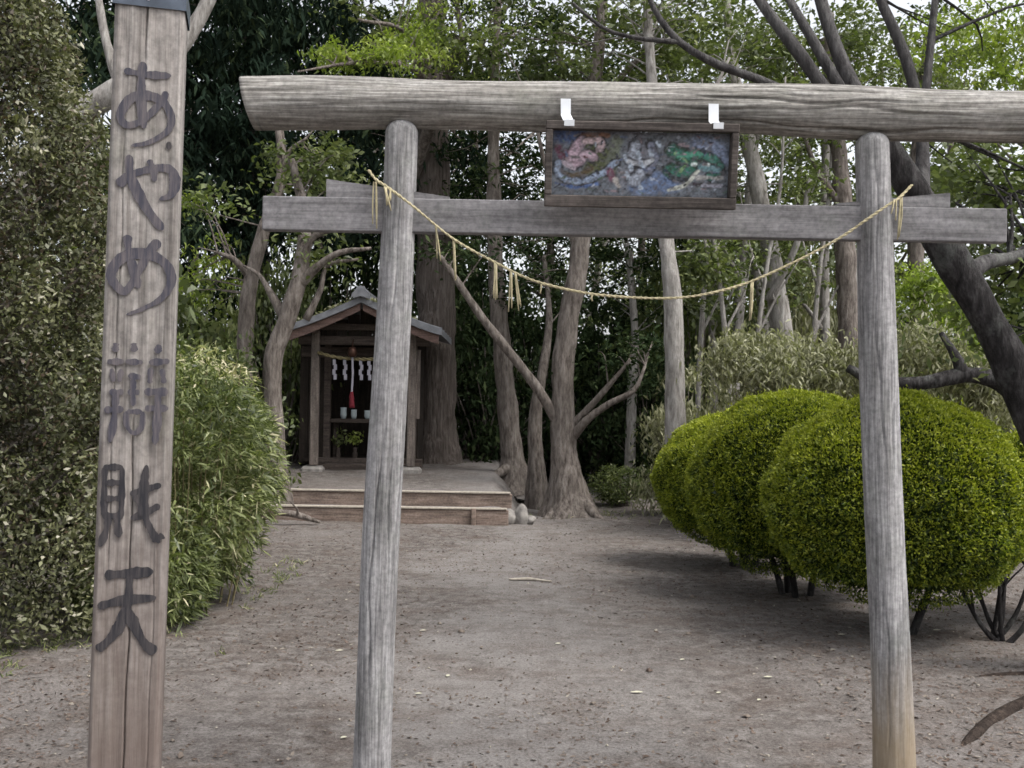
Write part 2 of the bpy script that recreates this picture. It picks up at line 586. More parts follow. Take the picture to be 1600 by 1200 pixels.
def blades(C, D, L, Wd, rng, droop=0.35):
    """Long arching bamboo-grass leaf, three quads."""
    n = len(C)
    D = unit(D)
    L = L[:, None]; Wd = Wd[:, None]
    S = unit(np.cross(D, np.array([0, 0, 1.0]) + 0.5 * rng.normal(size=(n, 3))))
    z = np.array([0, 0, 1.0])
    rows = []
    for t, w in ((0, 0.25), (0.3, 1.0), (0.68, 0.75), (1.0, 0.04)):
        c = C + D * L * t - z * L * droop * t * t
        rows += [c + S * Wd * 0.5 * w, c - S * Wd * 0.5 * w]
    v = np.stack(rows, 1).reshape(-1, 3)
    k = np.arange(n)[:, None] * 8
    f = np.concatenate([k + np.array([[0, 1, 3, 2]]), k + np.array([[2, 3, 5, 4]]), k + np.array([[4, 5, 7, 6]])], 0)
    return v, f


LEAF = {   # length, width, droop, up bias, clump radius, leaves per clump, flatten, material
    'dark':   (0.12, 0.055, 0.15, 0.6, 0.34, 90, 0.55, 'leaf_dark'),
    'cedar':  (0.16, 0.045, 0.45, 0.1, 0.38, 110, 0.8, 'leaf_cedar'),
    'mid':    (0.12, 0.06, 0.15, 0.5, 0.36, 85, 0.55, 'leaf_mid'),
    'bright': (0.09, 0.04, 0.3, 0.7, 0.26, 70, 0.35, 'leaf_bright'),
    'pale':   (0.12, 0.036, 0.4, 0.2, 0.3, 100, 0.7, 'leaf_pale'),
}


def crown_points(blobs, kind, rng, lscale=1.0, per=1.0):
    L, Wd, droop, up, cr, m_, flat, mt = LEAF[kind]
    Cs, cl, Ts = [], [], []
    for (c, rad, ncl) in blobs:
        d = unit(rng.normal(size=(ncl, 3)))
        r = rng.random(ncl) ** 0.45
        cc = np.asarray(c) + d * r[:, None] * np.asarray(rad)
        cl.append(cc)
        for q in cc:
            k = max(8, int(m_ * per * rng.uniform(0.5, 1.5)))
            s = cr * rng.uniform(0.6, 1.35) * lscale ** 0.5
            g = rng.normal(size=(k, 3)) * 0.55 * s
            g[:, 2] *= flat
            g[:, 2] -= 0.25 * (g[:, 0] ** 2 + g[:, 1] ** 2) / s
            Cs.append(q + g)
            Ts.append(np.clip(rng.uniform(0.15, 0.75) + rng.normal(size=k) * 0.17, 0, 1))
    C = np.vstack(Cs)
    T = np.concatenate(Ts)
    n = len(C)
    D = rng.normal(size=(n, 3)) * np.array([1, 1, 0.45]) + np.array([0, 0, -droop * 2.2])
    v, f = leaves(C, D, L * lscale * rng.uniform(0.6, 1.3, n), Wd * lscale * rng.uniform(0.7, 1.2, n), rng, up, 0.18, droop * 0.5)
    return v, f, np.repeat(T, 4), np.vstack(cl), M[mt]


def twig_data(clumps, limb_pts, rng, maxd=1.6, r0=0.013):
    parts = []
    limb_pts = np.asarray(limb_pts)
    for q in clumps:
        d = np.linalg.norm(limb_pts - q, axis=1) + 0.6 * np.maximum(0, limb_pts[:, 2] - q[2] + 0.1)
        k = np.argsort(d)[: 6]
        i = rng.choice(k)
        a = limb_pts[i]
        if np.linalg.norm(a - q) > maxd:
            continue
        mid = (a + q) / 2 + rng.normal(size=3) * 0.10 * np.linalg.norm(a - q) + np.array([0, 0, 0.05])
        path = smooth_path([a, mid, q], 5)
        parts.append(tube_data(path, np.linspace(r0, r0 * 0.3, 5), 4, cap=False))
    return parts


def px_path(pts):
    """[(px, py, Y, diameter in px)] -> world points, radii"""
    w = np.array([P(a, b, c) for a, b, c, _ in pts])
    r = np.array([d * c / FPX / 2 for _, _, c, d in pts])
    return w, r


def make_tree(name, label, group, limbs, bark, crowns, flare=None, seed=1, twigs=True, cat="tree", roots=(), limb_bark=None, root_bark=None):
    """limbs: list of world (points, radii); first is the trunk. crowns: list of (kind, blobs, lscale, per)."""
    rng = np.random.default_rng(seed)
    base = limbs[0][0][0]
    root = thing(name, base, label, cat, group)
    allp = []
    for k, (pts, rad) in enumerate(limbs):
        ln = np.sum(np.linalg.norm(np.diff(pts, axis=0), axis=1))
        n = int(max(8, min(90, ln / 0.09)))
        fn = None
        if k == 0 and flare:
            amt, nr, ph, span = flare
            def fn(s, th, amt=amt, nr=nr, ph=ph, span=span):
                e = np.exp(-s / span)
                return 1 + amt * e * (0.55 + 0.45 * np.cos(nr * th + ph + 0.6 * np.sin(2 * th)))
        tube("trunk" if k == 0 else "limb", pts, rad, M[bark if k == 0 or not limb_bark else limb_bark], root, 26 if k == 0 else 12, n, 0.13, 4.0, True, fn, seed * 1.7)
        sp = smooth_path(pts, n)
        allp.append(sp[int(len(sp) * (0.45 if k == 0 else 0.25)):])
    for (pts, rad) in roots:
        tube("root", pts, rad, M[root_bark or bark], root, 12, 30, 0.14, 4.0)
    allp = np.vstack(allp)
    for (kind, blobs, ls, per) in crowns:
        v, f, t, cl, mt = crown_points(blobs, kind, rng, ls, per)
        o = build("crown", v, f, mt, root, False, t)
        tag(o, kind="stuff")
        if twigs:
            tw = twig_data(cl, allp, rng)
            if tw:
                vv, ff = merge(tw)
                tag(build("twigs", vv, ff, M[bark], root, True), kind="stuff")
    return root


def gz(x, y):
    p = np.stack([x, y, np.zeros_like(x)], -1)
    return 0.03 * vnoise(p * 0.35) + 0.014 * vnoise(p * 1.6 + 4.2) + 0.012 * vnoise(p * 3.1 + 7.7) + 0.006 * vnoise(p * 6.0 + 9.1)


def ground_at(px, py):
    d = _F + _R * ((px - 800) / FPX) - _U * ((py - 600) / FPX)
    t_ = -CAM[2] / d[2]
    q = CAM + d * t_
    q[2] = float(gz(np.array([q[0]]), np.array([q[1]]))[0])
    return q


def ground_pts(pp, dz):
    return np.array([ground_at(a, b) + np.array([0, 0, d]) for (a, b), d in zip(pp, dz)])


def B(px, py, Y, rx, ry, rz, n):
    return (P(px, py, Y), (rx, ry, rz), n)


# ================================================================== SETTING
def axis_coords(lo, hi, fine_lo, fine_hi, step, coarse):
    return np.unique(np.concatenate([np.linspace(lo, fine_lo, coarse), np.arange(fine_lo, fine_hi, step), np.linspace(fine_hi, hi, coarse)]))


xs = axis_coords(-260, 260, -7, 7, 0.08, 26)
ys = axis_coords(-120, 420, 1.0, 18, 0.08, 30)
X, Yg = np.meshgrid(xs, ys, indexing='ij')
Zg = gz(X, Yg)
nx, ny = X.shape
ii = (np.arange(nx - 1)[:, None] * ny + np.arange(ny - 1)[None]).ravel()
gf = np.stack([ii, ii + ny, ii + ny + 1, ii + 1], -1)
tag(build("ground", np.stack([X, Yg, Zg], -1).reshape(-1, 3), gf, M['ground'], None, True), kind="structure")

# earth terrace under the shrine, rising gently to the back
def terrace():
    tx = np.linspace(-4.3, 0.45, 70)
    ty = np.linspace(13.52, 19.0, 80)
    A, Bq = np.meshgrid(tx, ty, indexing='ij')
    z = 0.315 + 0.165 * np.clip((Bq - 13.55) / 1.6, 0, 1)
    edge = np.clip((0.12 - A) / 0.35, 0, 1) * np.clip((A + 4.3) / 0.4, 0, 1)
    z = np.where(edge < 1, -0.05 + (z + 0.05) * (edge ** 0.6), z)
    p = np.stack([A, Bq, A * 0], -1)
    z = z + 0.02 * vnoise(p * 1.5) + 0.008 * vnoise(p * 6)
    n1, n2 = A.shape
    v = np.stack([A, Bq, z], -1).reshape(-1, 3)
    i = (np.arange(n1 - 1)[:, None] * n2 + np.arange(n2 - 1)[None]).ravel()
    f = np.stack([i, i + n2, i + n2 + 1, i + 1], -1)
    tag(build("earth_terrace", v, f, M['ground']), kind="structure")
    # lower tread
    A, Bq = np.meshgrid(np.linspace(-3.6, -0.12, 50), np.linspace(13.09, 13.62, 10), indexing='ij')
    p = np.stack([A, Bq, A * 0], -1)
    z = 0.165 + 0.008 * vnoise(p * 4)
    n1, n2 = A.shape
    v = np.stack([A, Bq, z], -1).reshape(-1, 3)
    i = (np.arange(n1 - 1)[:, None] * n2 + np.arange(n2 - 1)[None]).ravel()
    f = np.stack([i, i + n2, i + n2 + 1, i + 1], -1)
    tag(build("earth_tread", v, f, M['ground']), kind="structure")
terrace()

# ================================================================== TORII GATE
YT = 3.95
gate = thing("torii_gate", (0.1, YT, 0), "weathered grey log torii gate standing across the earth path", "gate")


def log_fn(seed, cracks, depth=0.05):
    rng = np.random.default_rng(seed)
    cs = [(rng.uniform(0, 2 * math.pi), rng.uniform(0, 0.7), rng.uniform(0.15, 0.5), rng.uniform(0.6, 1.5), rng.uniform(0.03, 0.06)) for _ in range(cracks)]
    def fn(s, th):
        r = np.ones_like(s)
        for (a, s0, ln, d, w) in cs:
            wob = a + 0.12 * np.sin(s * 17 + a * 5) + 0.05 * np.sin(s * 51 + a)
            dt = np.abs((th - wob + math.pi) % (2 * math.pi) - math.pi)
            env = np.clip((s - s0) / 0.05, 0, 1) * np.clip((s0 + ln - s) / 0.08, 0, 1)
            r -= depth * d * env * np.exp(-(dt / w) ** 2)
        q = np.stack([np.cos(th) * 2.2 + seed, np.sin(th) * 2.2, s * 5], -1)
        r += 0.022 * fbm(q, 3)
        q = np.stack([np.cos(th) * 9 + seed, np.sin(th) * 9, s * 5], -1)
        r += 0.016 * vnoise(q)
        q = np.stack([np.cos(th) * 22 + seed, np.sin(th) * 22, s * 9], -1)
        r += 0.010 * vnoise(q)
        return r
    return fn


def gate_post(b, t, rb, rt, mat, seed):
    a, c = np.array(b), np.array(t)
    path = np.vstack([a * (1 - s) + c * s for s in np.linspace(0, 1, 170)])
    rad = np.linspace(rb, rt, 170)
    sp_ = np.linspace(0, 1, 170)
    path[:, 0] += 0.008 * np.sin(sp_ * 5 + seed) * np.sin(sp_ * math.pi)
    path[:, 1] += 0.008 * np.sin(sp_ * 4 + 2 * seed) * np.sin(sp_ * math.pi)
    rad = rad * (1 + 0.03 * np.sin(sp_ * 9 + seed))
    # rounded top
    for k in range(8):
        rad[-1 - k] *= math.sqrt(max(0.02, 1 - ((7 - k) / 7.2) ** 2))
    path[-8:] = np.array([c - (c - a) / np.linalg.norm(c - a) * (0.05 * (1 - ((j) / 7) ** 1.0)) for j in range(8)])
    v, f = tube_data(path, rad, 110, 0, 1, True, log_fn(seed, 16, 0.11))
    return build("post", v, f, mat, gate)


pl_b, pl_t = P(577, 1262, YT), P(629, 188, YT)
pr_b, pr_t = P(1401, 1272, YT), P(1362, 207, YT)
pl_b[2] -= 0.1; pr_b[2] -= 0.1
gate_post(pl_b, pl_t, 0.073, 0.063, M['log_z'], 3)
gate_post(pr_b, pr_t, 0.077, 0.063, M['log_z_stained'], 8)

# top log, slightly sagging, slanted ends
ka, kb = P(388, 162, YT + 0.02), P(1618, 184, YT + 0.02)
t = np.linspace(0, 1, 200)[:, None]
kpath = ka * (1 - t) + kb * t
kpath[:, 2] += 0.012 * np.sin(t[:, 0] * math.pi) + 0.004 * np.sin(t[:, 0] * 13)
kv, kf = tube_data(kpath, 0.095 + 0.004 * np.cos(t[:, 0] * 7) + 0.003 * np.sin(t[:, 0] * 19), 120, 0, 1, True, log_fn(21, 28, 0.10))
kv = np.asarray(kv)
# slanted saw cuts: the upper edge reaches further out
for sgn, end in ((-1, ka), (1, kb)):
    near = np.abs(kv[:, 0] - end[0]) < 0.04
    kv[near, 0] += sgn * 0.24 * (kv[near, 2] - end[2])
build("top_log", kv, kf, M['log_x'], gate)

# tie beam through the posts and its wedges
na, nb = P(412, 334, YT), P(1569, 354, YT)
nv, nf = [], []
tb_c = (na + nb) / 2
tb_len = np.linalg.norm(nb - na)
ax = unit(nb - na)
az = unit(np.cross(ax, [0, 1, 0]))
AX = np.stack([ax, np.cross(az, ax), az])
box("tie_beam", tb_c, (tb_len, 0.05, 0.128), M['plank_x'], gate, 0.004, AX)


def wedge(p_big, p_small, h_big, h_small):
    a, c = np.array(p_big), np.array(p_small)
    v = []
    for q, h in ((a, h_big), (c, h_small)):
        for dy in (-0.021, 0.021):
            v += [q + [0, dy, 0], q + [0, dy, h]]
    f = [(0, 1, 3, 2), (4, 6, 7, 5), (0, 4, 5, 1), (2, 3, 7, 6), (1, 5, 7, 3), (0, 2, 6, 4)]
    return build("wedge", v, f, M['plank_x'], gate, False)


wedge(P(511, 309.5, YT), P(703, 312.5, YT), 0.068, 0.008)
wedge(P(1481, 325.5, YT), P(1305, 322.5, YT), 0.055, 0.008)

# ================================================================== PLAQUE
YPL = 3.80
c_pl = P(1001, 259, YPL)
plaque = thing("framed_plaque", c_pl, "faded painted picture in dark wooden frame hung from the torii top log", "plaque")
tilt = R(9)
pu = unit(P(1150, 265, YPL) - P(850, 259, YPL))
pn = np.array([0, -math.cos(tilt), -math.sin(tilt)])
pn = unit(pn - pu * np.dot(pn, pu))
pv = np.cross(pn, pu) * -1
if pv[2] < 0:
    pv = -pv
PA = np.stack([pu, -pn, pv])           # local x, depth (away from viewer), up
PW, PH = 0.695, 0.305


def ploc(a, d, b_):
    return c_pl + pu * a - pn * d + pv * b_


fw = 0.03
box("frame_rail", ploc(0, 0, PH / 2 - fw / 2), (PW, 0.06, fw), M['frame'], plaque, 0.003, PA)
box("frame_rail", ploc(0, 0, -PH / 2 + fw * 0.7), (PW, 0.06, fw * 1.4), M['frame'], plaque, 0.003, PA)
hgt = PH - fw * 2.4
for s in (-1, 1):
    box("frame_stile", ploc(s * (PW / 2 - 0.0125), -0.001, fw * 0.2), (0.025, 0.058, hgt - 0.002), M['frame'], plaque, 0.003, PA)
box("backboard", ploc(0, 0.02, fw * 0.2), (PW - 0.052, 0.012, hgt - 0.004), M['frame'], plaque, 0.0, PA)


def paint_panel():
    nu, nv_ = 200, 90
    zx = np.linspace(140, 1415, nu)
    zy = np.linspace(890, 405, nv_)
    A, Bq = np.meshgrid(zx, zy, indexing='ij')
    def lin(c):
        c = np.array(c) / 255.0
        return np.where(c <= 0.04045, c / 12.92, ((c + 0.055) / 1.055) ** 2.4) * 0.9
    col = np.zeros(A.shape + (3,)) + lin((98, 106, 118))
    def stroke(c, w, pts, soft=0.55, outline=False):
        p = smooth_path(np.array([(x, y) for x, y in pts], float), 24)
        d = np.full(A.shape, 1e9)
        for q in p:
            d = np.minimum(d, np.hypot(A - q[0], Bq - q[1]))
        if w > 20 and outline:
            d2 = d + 12 * vnoise(np.stack([A / 30, Bq / 30, A * 0 + w], -1))
            a2 = np.clip((w + 11 - d2) / 14, 0, 1)[..., None] * 0.8
            col[:] = col * (1 - a2) + lin((34, 36, 46)) * a2
        d = d + 9 * vnoise(np.stack([A / 40, Bq / 40, A * 0 + w], -1))
        a_ = np.clip((w - d) / (w * soft) , 0, 1)[..., None]
        col[:] = col * (1 - a_) + lin(c) * a_
    stroke((62, 84, 128), 75, [(200, 440), (330, 450)])
    stroke((84, 92, 68), 85, [(430, 520), (560, 620), (430, 680)])
    stroke((104, 112, 100), 60, [(600, 480), (560, 700)])
    stroke((128, 92, 76), 26, [(350, 440), (540, 435)])
    stroke((112, 116, 130), 95, [(740, 480), (780, 620), (700, 760)])
    stroke((88, 110, 148), 80, [(900, 760), (1010, 800), (760, 820)])
    stroke((112, 128, 160), 85, [(1200, 480), (1330, 520), (1350, 600)])
    stroke((100, 60, 84), 36, [(180, 540), (215, 600), (240, 570)])
    stroke((178, 150, 168), 44, [(350, 480), (300, 560), (290, 660), (380, 590), (430, 600)], outline=True)
    stroke((186, 160, 166), 30, [(380, 480), (490, 480), (480, 540)], outline=True)
    stroke((92, 40, 44), 15, [(375, 600), (395, 605)])
    stroke((160, 146, 160), 18, [(220, 640), (300, 690)])
    stroke((88, 78, 62), 28, [(220, 730), (330, 735), (420, 690)])
    stroke((138, 158, 188), 30, [(180, 650), (190, 740), (300, 790), (420, 770), (530, 700), (600, 635)], outline=True)
    stroke((70, 98, 150), 16, [(170, 800), (320, 830), (470, 800)])
    stroke((150, 160, 178), 46, [(740, 500), (720, 600), (790, 680), (730, 780)], outline=True)
    stroke((118, 126, 150), 34, [(850, 500), (880, 600), (840, 700)], outline=True)
    stroke((170, 176, 186), 22, [(690, 620), (760, 650), (860, 620)], outline=True)
    stroke((112, 66, 92), 34, [(560, 700), (570, 760)])
    stroke((158, 152, 148), 26, [(600, 770), (630, 820)])
    for x, y in ((660, 590), (760, 560), (840, 550), (700, 650), (780, 640), (680, 720), (900, 480), (770, 790)):
        stroke((160, 176, 196), 20, [(x, y), (x + 14, y + 32)])
    stroke((46, 112, 98), 62, [(1010, 540), (1090, 580), (1150, 640), (1080, 710), (1000, 690)], outline=True)
    stroke((58, 124, 112), 40, [(1180, 560), (1290, 590), (1350, 660), (1290, 730)], outline=True)
    stroke((120, 160, 110), 16, [(1030, 560), (1110, 620), (1070, 690)])
    stroke((60, 150, 126), 30, [(1050, 570), (1200, 560)])
    stroke((38, 62, 76), 20, [(960, 690), (1020, 740), (1110, 760)])
    stroke((96, 140, 150), 32, [(1220, 660), (1340, 680)], outline=True)
    stroke((206, 222, 220), 17, [(1150, 640), (1175, 640)])
    stroke((206, 222, 220), 17, [(1235, 640), (1265, 640)])
    stroke((44, 46, 52), 11, [(1205, 625), (1210, 655)])
    stroke((176, 180, 170), 17, [(990, 840), (1100, 800), (1200, 690)])
    stroke((160, 160, 160), 20, [(1190, 740), (1370, 740)])
    stroke((66, 62, 74), 24, [(1170, 790), (1280, 800)])
    stroke((150, 152, 170), 16, [(1240, 800), (1370, 800)])
    rb = np.random.default_rng(9)
    pal = [(150, 160, 178), (86, 100, 132), (118, 112, 118), (52, 58, 74), (136, 118, 128), (84, 104, 96)]
    for _ in range(120):
        x, y = rb.uniform(160, 1400), rb.uniform(430, 860)
        a0 = rb.uniform(0, 6.3)
        ln_ = rb.uniform(12, 60)
        stroke(pal[rb.integers(6)], rb.uniform(4, 11), [(x, y), (x + ln_ * math.cos(a0), y + 0.6 * ln_ * math.sin(a0))], 0.9)
    q1 = np.stack([A / 26, Bq / 20, A * 0 + 3.3], -1)
    q2 = np.stack([A / 11, Bq / 11, A * 0 + 8.1], -1)
    fl = np.clip(1 + 0.45 * vnoise(q1) + 0.4 * vnoise(q2), 0.35, 1.9)[..., None]
    wornp = np.clip((vnoise(q1 * 1.3 + 5) - 0.15) * 1.6, 0, 0.6)[..., None]
    col[:] = (col * 0.72 + col.mean(axis=2, keepdims=True) * 0.28) * fl
    col[:] = col * (1 - wornp) + lin((104, 104, 112)) * wornp
    mu = col.mean(axis=(0, 1), keepdims=True)
    col[:] = np.clip((col - mu) * 1.1 + mu * 0.85, 0.01, 0.9)
    pw, ph = PW - 0.052, hgt - 0.004
    a = np.linspace(-pw / 2, pw / 2, nu)
    b_ = np.linspace(-ph / 2, ph / 2, nv_) + fw * 0.2
    GA, GB = np.meshgrid(a, b_, indexing='ij')
    v = c_pl + GA[..., None] * pu + GB[..., None] * pv - pn * 0.011
    i = (np.arange(nu - 1)[:, None] * nv_ + np.arange(nv_ - 1)[None]).ravel()
    f = np.stack([i, i + nv_, i + nv_ + 1, i + 1], -1)
    o = build("painted_panel", v.reshape(-1, 3), f, M['painting'], plaque)
    at = o.data.color_attributes.new("paint", 'FLOAT_COLOR', 'POINT')
    at.data.foreach_set("color", np.concatenate([col.reshape(-1, 3), np.ones((nu * nv_, 1))], 1).astype(np.float32).ravel())
    o["label"] = "faded blue, pink and green painted panel"
paint_panel()
# tin straps from the top log to the frame's top rail
for (px, ptop, pbot) in ((884, 155, 180), (1115, 163, 190)):
    g = []
    yf = 3.862
    top, low = P(px, ptop, yf), P(px, pbot, yf)
    w = 0.0185
    on = ploc((px - 1001) / 300 * PW + 0.006, 0, PH / 2 + 0.0015)
    fr = on + pn * 0.032
    chain = [top, low, on - pn * 0.02, fr, fr - pv * 0.022]
    v, f = [], []
    for k, q in enumerate(chain):
        for s in (-1, 1):
            v += [q + pu * s * w, q + pu * s * w + np.array([0, -0.0025, 0.0015])]
    for k in range(len(chain) - 1):
        a = 4 * k
        f += [(a, a + 2, a + 6, a + 4), (a + 1, a + 5, a + 7, a + 3), (a, a + 4, a + 5, a + 1), (a + 2, a + 3, a + 7, a + 6)]
    f += [(0, 1, 3, 2), (4 * len(chain) - 4, 4 * len(chain) - 2, 4 * len(chain) - 1, 4 * len(chain) - 3)]
    build("tin_strap", v, f, M['tin'], plaque, False)

# ================================================================== STRAW ROPE ON THE GATE
rope_px = [(576, 266, 3.905), (588, 281, 3.885), (606, 293, 3.868), (645, 322, 3.868), (708, 373, 3.88), (770, 408, 3.885), (830, 437, 3.885), (900, 455, 3.885),
           (960, 463, 3.885), (1040, 466, 3.885), (1100, 460, 3.885), (1170, 441, 3.885), (1250, 405, 3.88), (1310, 373, 3.875), (1350, 346, 3.866),
           (1385, 322, 3.866), (1404, 310, 3.885), (1425, 289, 3.91)]
rp = smooth_path([P(*q) for q in rope_px], 260)
rope = thing("straw_rope", rp[130], "sagging pale straw rope with short hanging strands strung between the torii posts", "rope")
_, ru, rw = frames(rp)
ln = np.concatenate([[0], np.cumsum(np.linalg.norm(np.diff(rp, axis=0), axis=1))])
for k in range(2):
    ph = ln * 2 * math.pi / 0.045 + k * math.pi
    pth = rp + (ru * np.cos(ph)[:, None] + rw * np.sin(ph)[:, None]) * 0.0024
    v, f = tube_data(pth, 0.0034 * (1 + 0.3 * vnoise(pth * 30)), 7, 0, 1)
    build("strand", v, f, M['straw'], rope)
rs = np.random.default_rng(5)
for (px, p0, p1, n_, Y, dx) in ((586, 284, 362, 3, 3.895, 0), (602, 292, 330, 4, 3.862, 6), (609, 296, 322, 2, 3.862, 3), (681, 353, 412, 2, 3.885, 5), (708, 374, 440, 3, 3.885, 1),
                                (775, 410, 470, 4, 3.885, -1), (799, 423, 490, 3, 3.885, -1), (805, 426, 486, 3, 3.885, 9), (845, 441, 464, 2, 3.885, 1),
                                (925, 459, 476, 2, 3.885, 0), (1175, 441, 502, 3, 3.885, 0), (1408, 306, 378, 4, 3.892, -2), (1399, 312, 345, 2, 3.868, -3)):
    prt = []
    for q in range(n_):
        a = P(px + rs.uniform(-2, 2), p0, Y)
        c = P(px + dx + rs.uniform(-4, 4), p1 - rs.uniform(0, 12), Y - rs.uniform(0, 0.012))
        prt.append(tube_data(smooth_path([a, (a + c) / 2 + rs.normal(size=3) * 0.002, c], 5), np.linspace(0.0036, 0.0024, 5), 5))
    v, f = merge(prt)
    build("hanging_straw", v, f, M['straw'], rope)

# ================================================================== SIGNPOST
DS = 2.3
SW, SD = 0.143, 0.12
s_bot, s_top = P(196, 1200, DS), P(238, 28, DS)
ev = unit(s_top - s_bot)
O_s = s_bot - ev * (s_bot[2] / ev[2])
O_s = O_s - ev * 0.15
v_of = lambda py: np.linalg.norm(s_bot - O_s) + (1200 - py) / 1172.0 * np.linalg.norm(s_top - s_bot)
yaw = R(14)
en = np.array([math.sin(yaw), -math.cos(yaw), 0.0])
en = unit(en - ev * np.dot(en, ev))
eu = np.cross(ev, en) * -1
if eu[0] < 0:
    eu = -eu
sign = thing("wooden_signpost", (O_s[0], O_s[1], 0), "tall square wooden signpost with black brush lettering in the left foreground", "signpost")


def sgn_pt(u, v, n):
    u, v, n = np.asarray(u)[..., None], np.asarray(v)[..., None], np.asarray(n)[..., None]
    return O_s + eu * u + ev * v + en * n


def sign_body():
    rows = 420
    vt = v_of(20)
    vv = np.linspace(0, vt, rows)
    ch = 0.008
    uu = np.concatenate([[-SW / 2], np.linspace(-SW / 2 + ch, SW / 2 - ch, 75), [SW / 2]])
    U, V = np.meshgrid(uu, vv, indexing='xy')
    N = np.zeros_like(U)
    N[:, 0] = -ch; N[:, -1] = -ch
    inner = slice(1, -1)
    q = np.stack([U * 60, V * 1.2, U * 0], -1)
    N[:, inner] += (0.0016 * fbm(q, 3))[:, inner]
    # long drying checks
    def crack(pxc, p0, p1, w, d):
        lo, hi = v_of(p1), v_of(p0)
        py = 1200 - (V - v_of(1200)) / (v_of(28) - v_of(1200)) * 1172
        ux = (pxc - 145) / 713.0 - SW / 2 + 0.0025 * np.sin(V * 7) + 0.0015 * np.sin(V * 23)
        env = np.clip((V - lo) / 0.1, 0, 1) * np.clip((hi - V) / 0.1, 0, 1)
        return -d * env * np.exp(-((U - ux) / w) ** 2)
    N += crack(194, -60, 120, 0.0016, 0.014)
    N += crack(196, 640, 2200, 0.0013, 0.012)
    N += crack(230, 820, 1500, 0.0012, 0.004)
    N += crack(165, 200, 900, 0.0012, 0.006)
    pts = sgn_pt(U, V, N + SD / 2)
    m_ = len(uu)
    back = sgn_pt(np.array([SW / 2, SW / 2 - ch, -SW / 2 + ch, -SW / 2])[None].repeat(rows, 0), vv[:, None].repeat(4, 1),
                  np.array([-SD / 2 + ch, -SD / 2, -SD / 2, -SD / 2 + ch])[None].repeat(rows, 0))
    ring = np.concatenate([pts, back], 1)
    k = m_ + 4
    i = np.arange(rows - 1)[:, None] * k
    j = np.arange(k)[None]
    f = np.stack([i + j, i + (j + 1) % k, i + k + (j + 1) % k, i + k + j], -1).reshape(-1, 4)
    return build("post", ring.reshape(-1, 3), f, M['sign'], sign, False)
sign_body()

# metal cap: skirt and a low pyramid
def sign_cap():
    e = 0.004
    a, c, z0, z1, z2 = SW / 2 + e, SD / 2 + e, v_of(27), v_of(-8), v_of(-30)
    pts, f = [], []
    for (k, z) in ((1.0, z0), (1.0, z1 - 0.004), (0.97, z1), (0.05, z2)):
        for su, sn in ((-1, 1), (1, 1), (1, -1), (-1, -1)):
            pts.append(sgn_pt(su * a * k, z, sn * c * k))
    for r_ in range(3):
        for j in range(4):
            f.append((4 * r_ + j, 4 * r_ + (j + 1) % 4, 4 * r_ + 4 + (j + 1) % 4, 4 * r_ + 4 + j))
    f.append((12, 13, 14, 15))
    cp = build("metal_cap", pts, f, M['cap'], sign, False)
    hd = []
    for i in range(10):
        th = 2 * math.pi * i / 10
        hd.append(sgn_pt(-0.003 + 0.004 * math.cos(th), v_of(15) + 0.004 * math.sin(th), c + 0.001))
    hd.append(sgn_pt(-0.003, v_of(15), c + 0.003))
    build("nail_head", hd, [(i, (i + 1) % 10, 10) for i in range(10)], M['nail'], cp)
sign_cap()
# knot in the wood
kn = [sgn_pt(0.049 + 0.006 * math.cos(a), v_of(237) + 0.009 * math.sin(a), SD / 2 + 0.0022) for a in np.linspace(0, 2 * math.pi, 12, endpoint=False)]
build("knot", kn, [tuple(range(12))], M['ink'], sign, False)

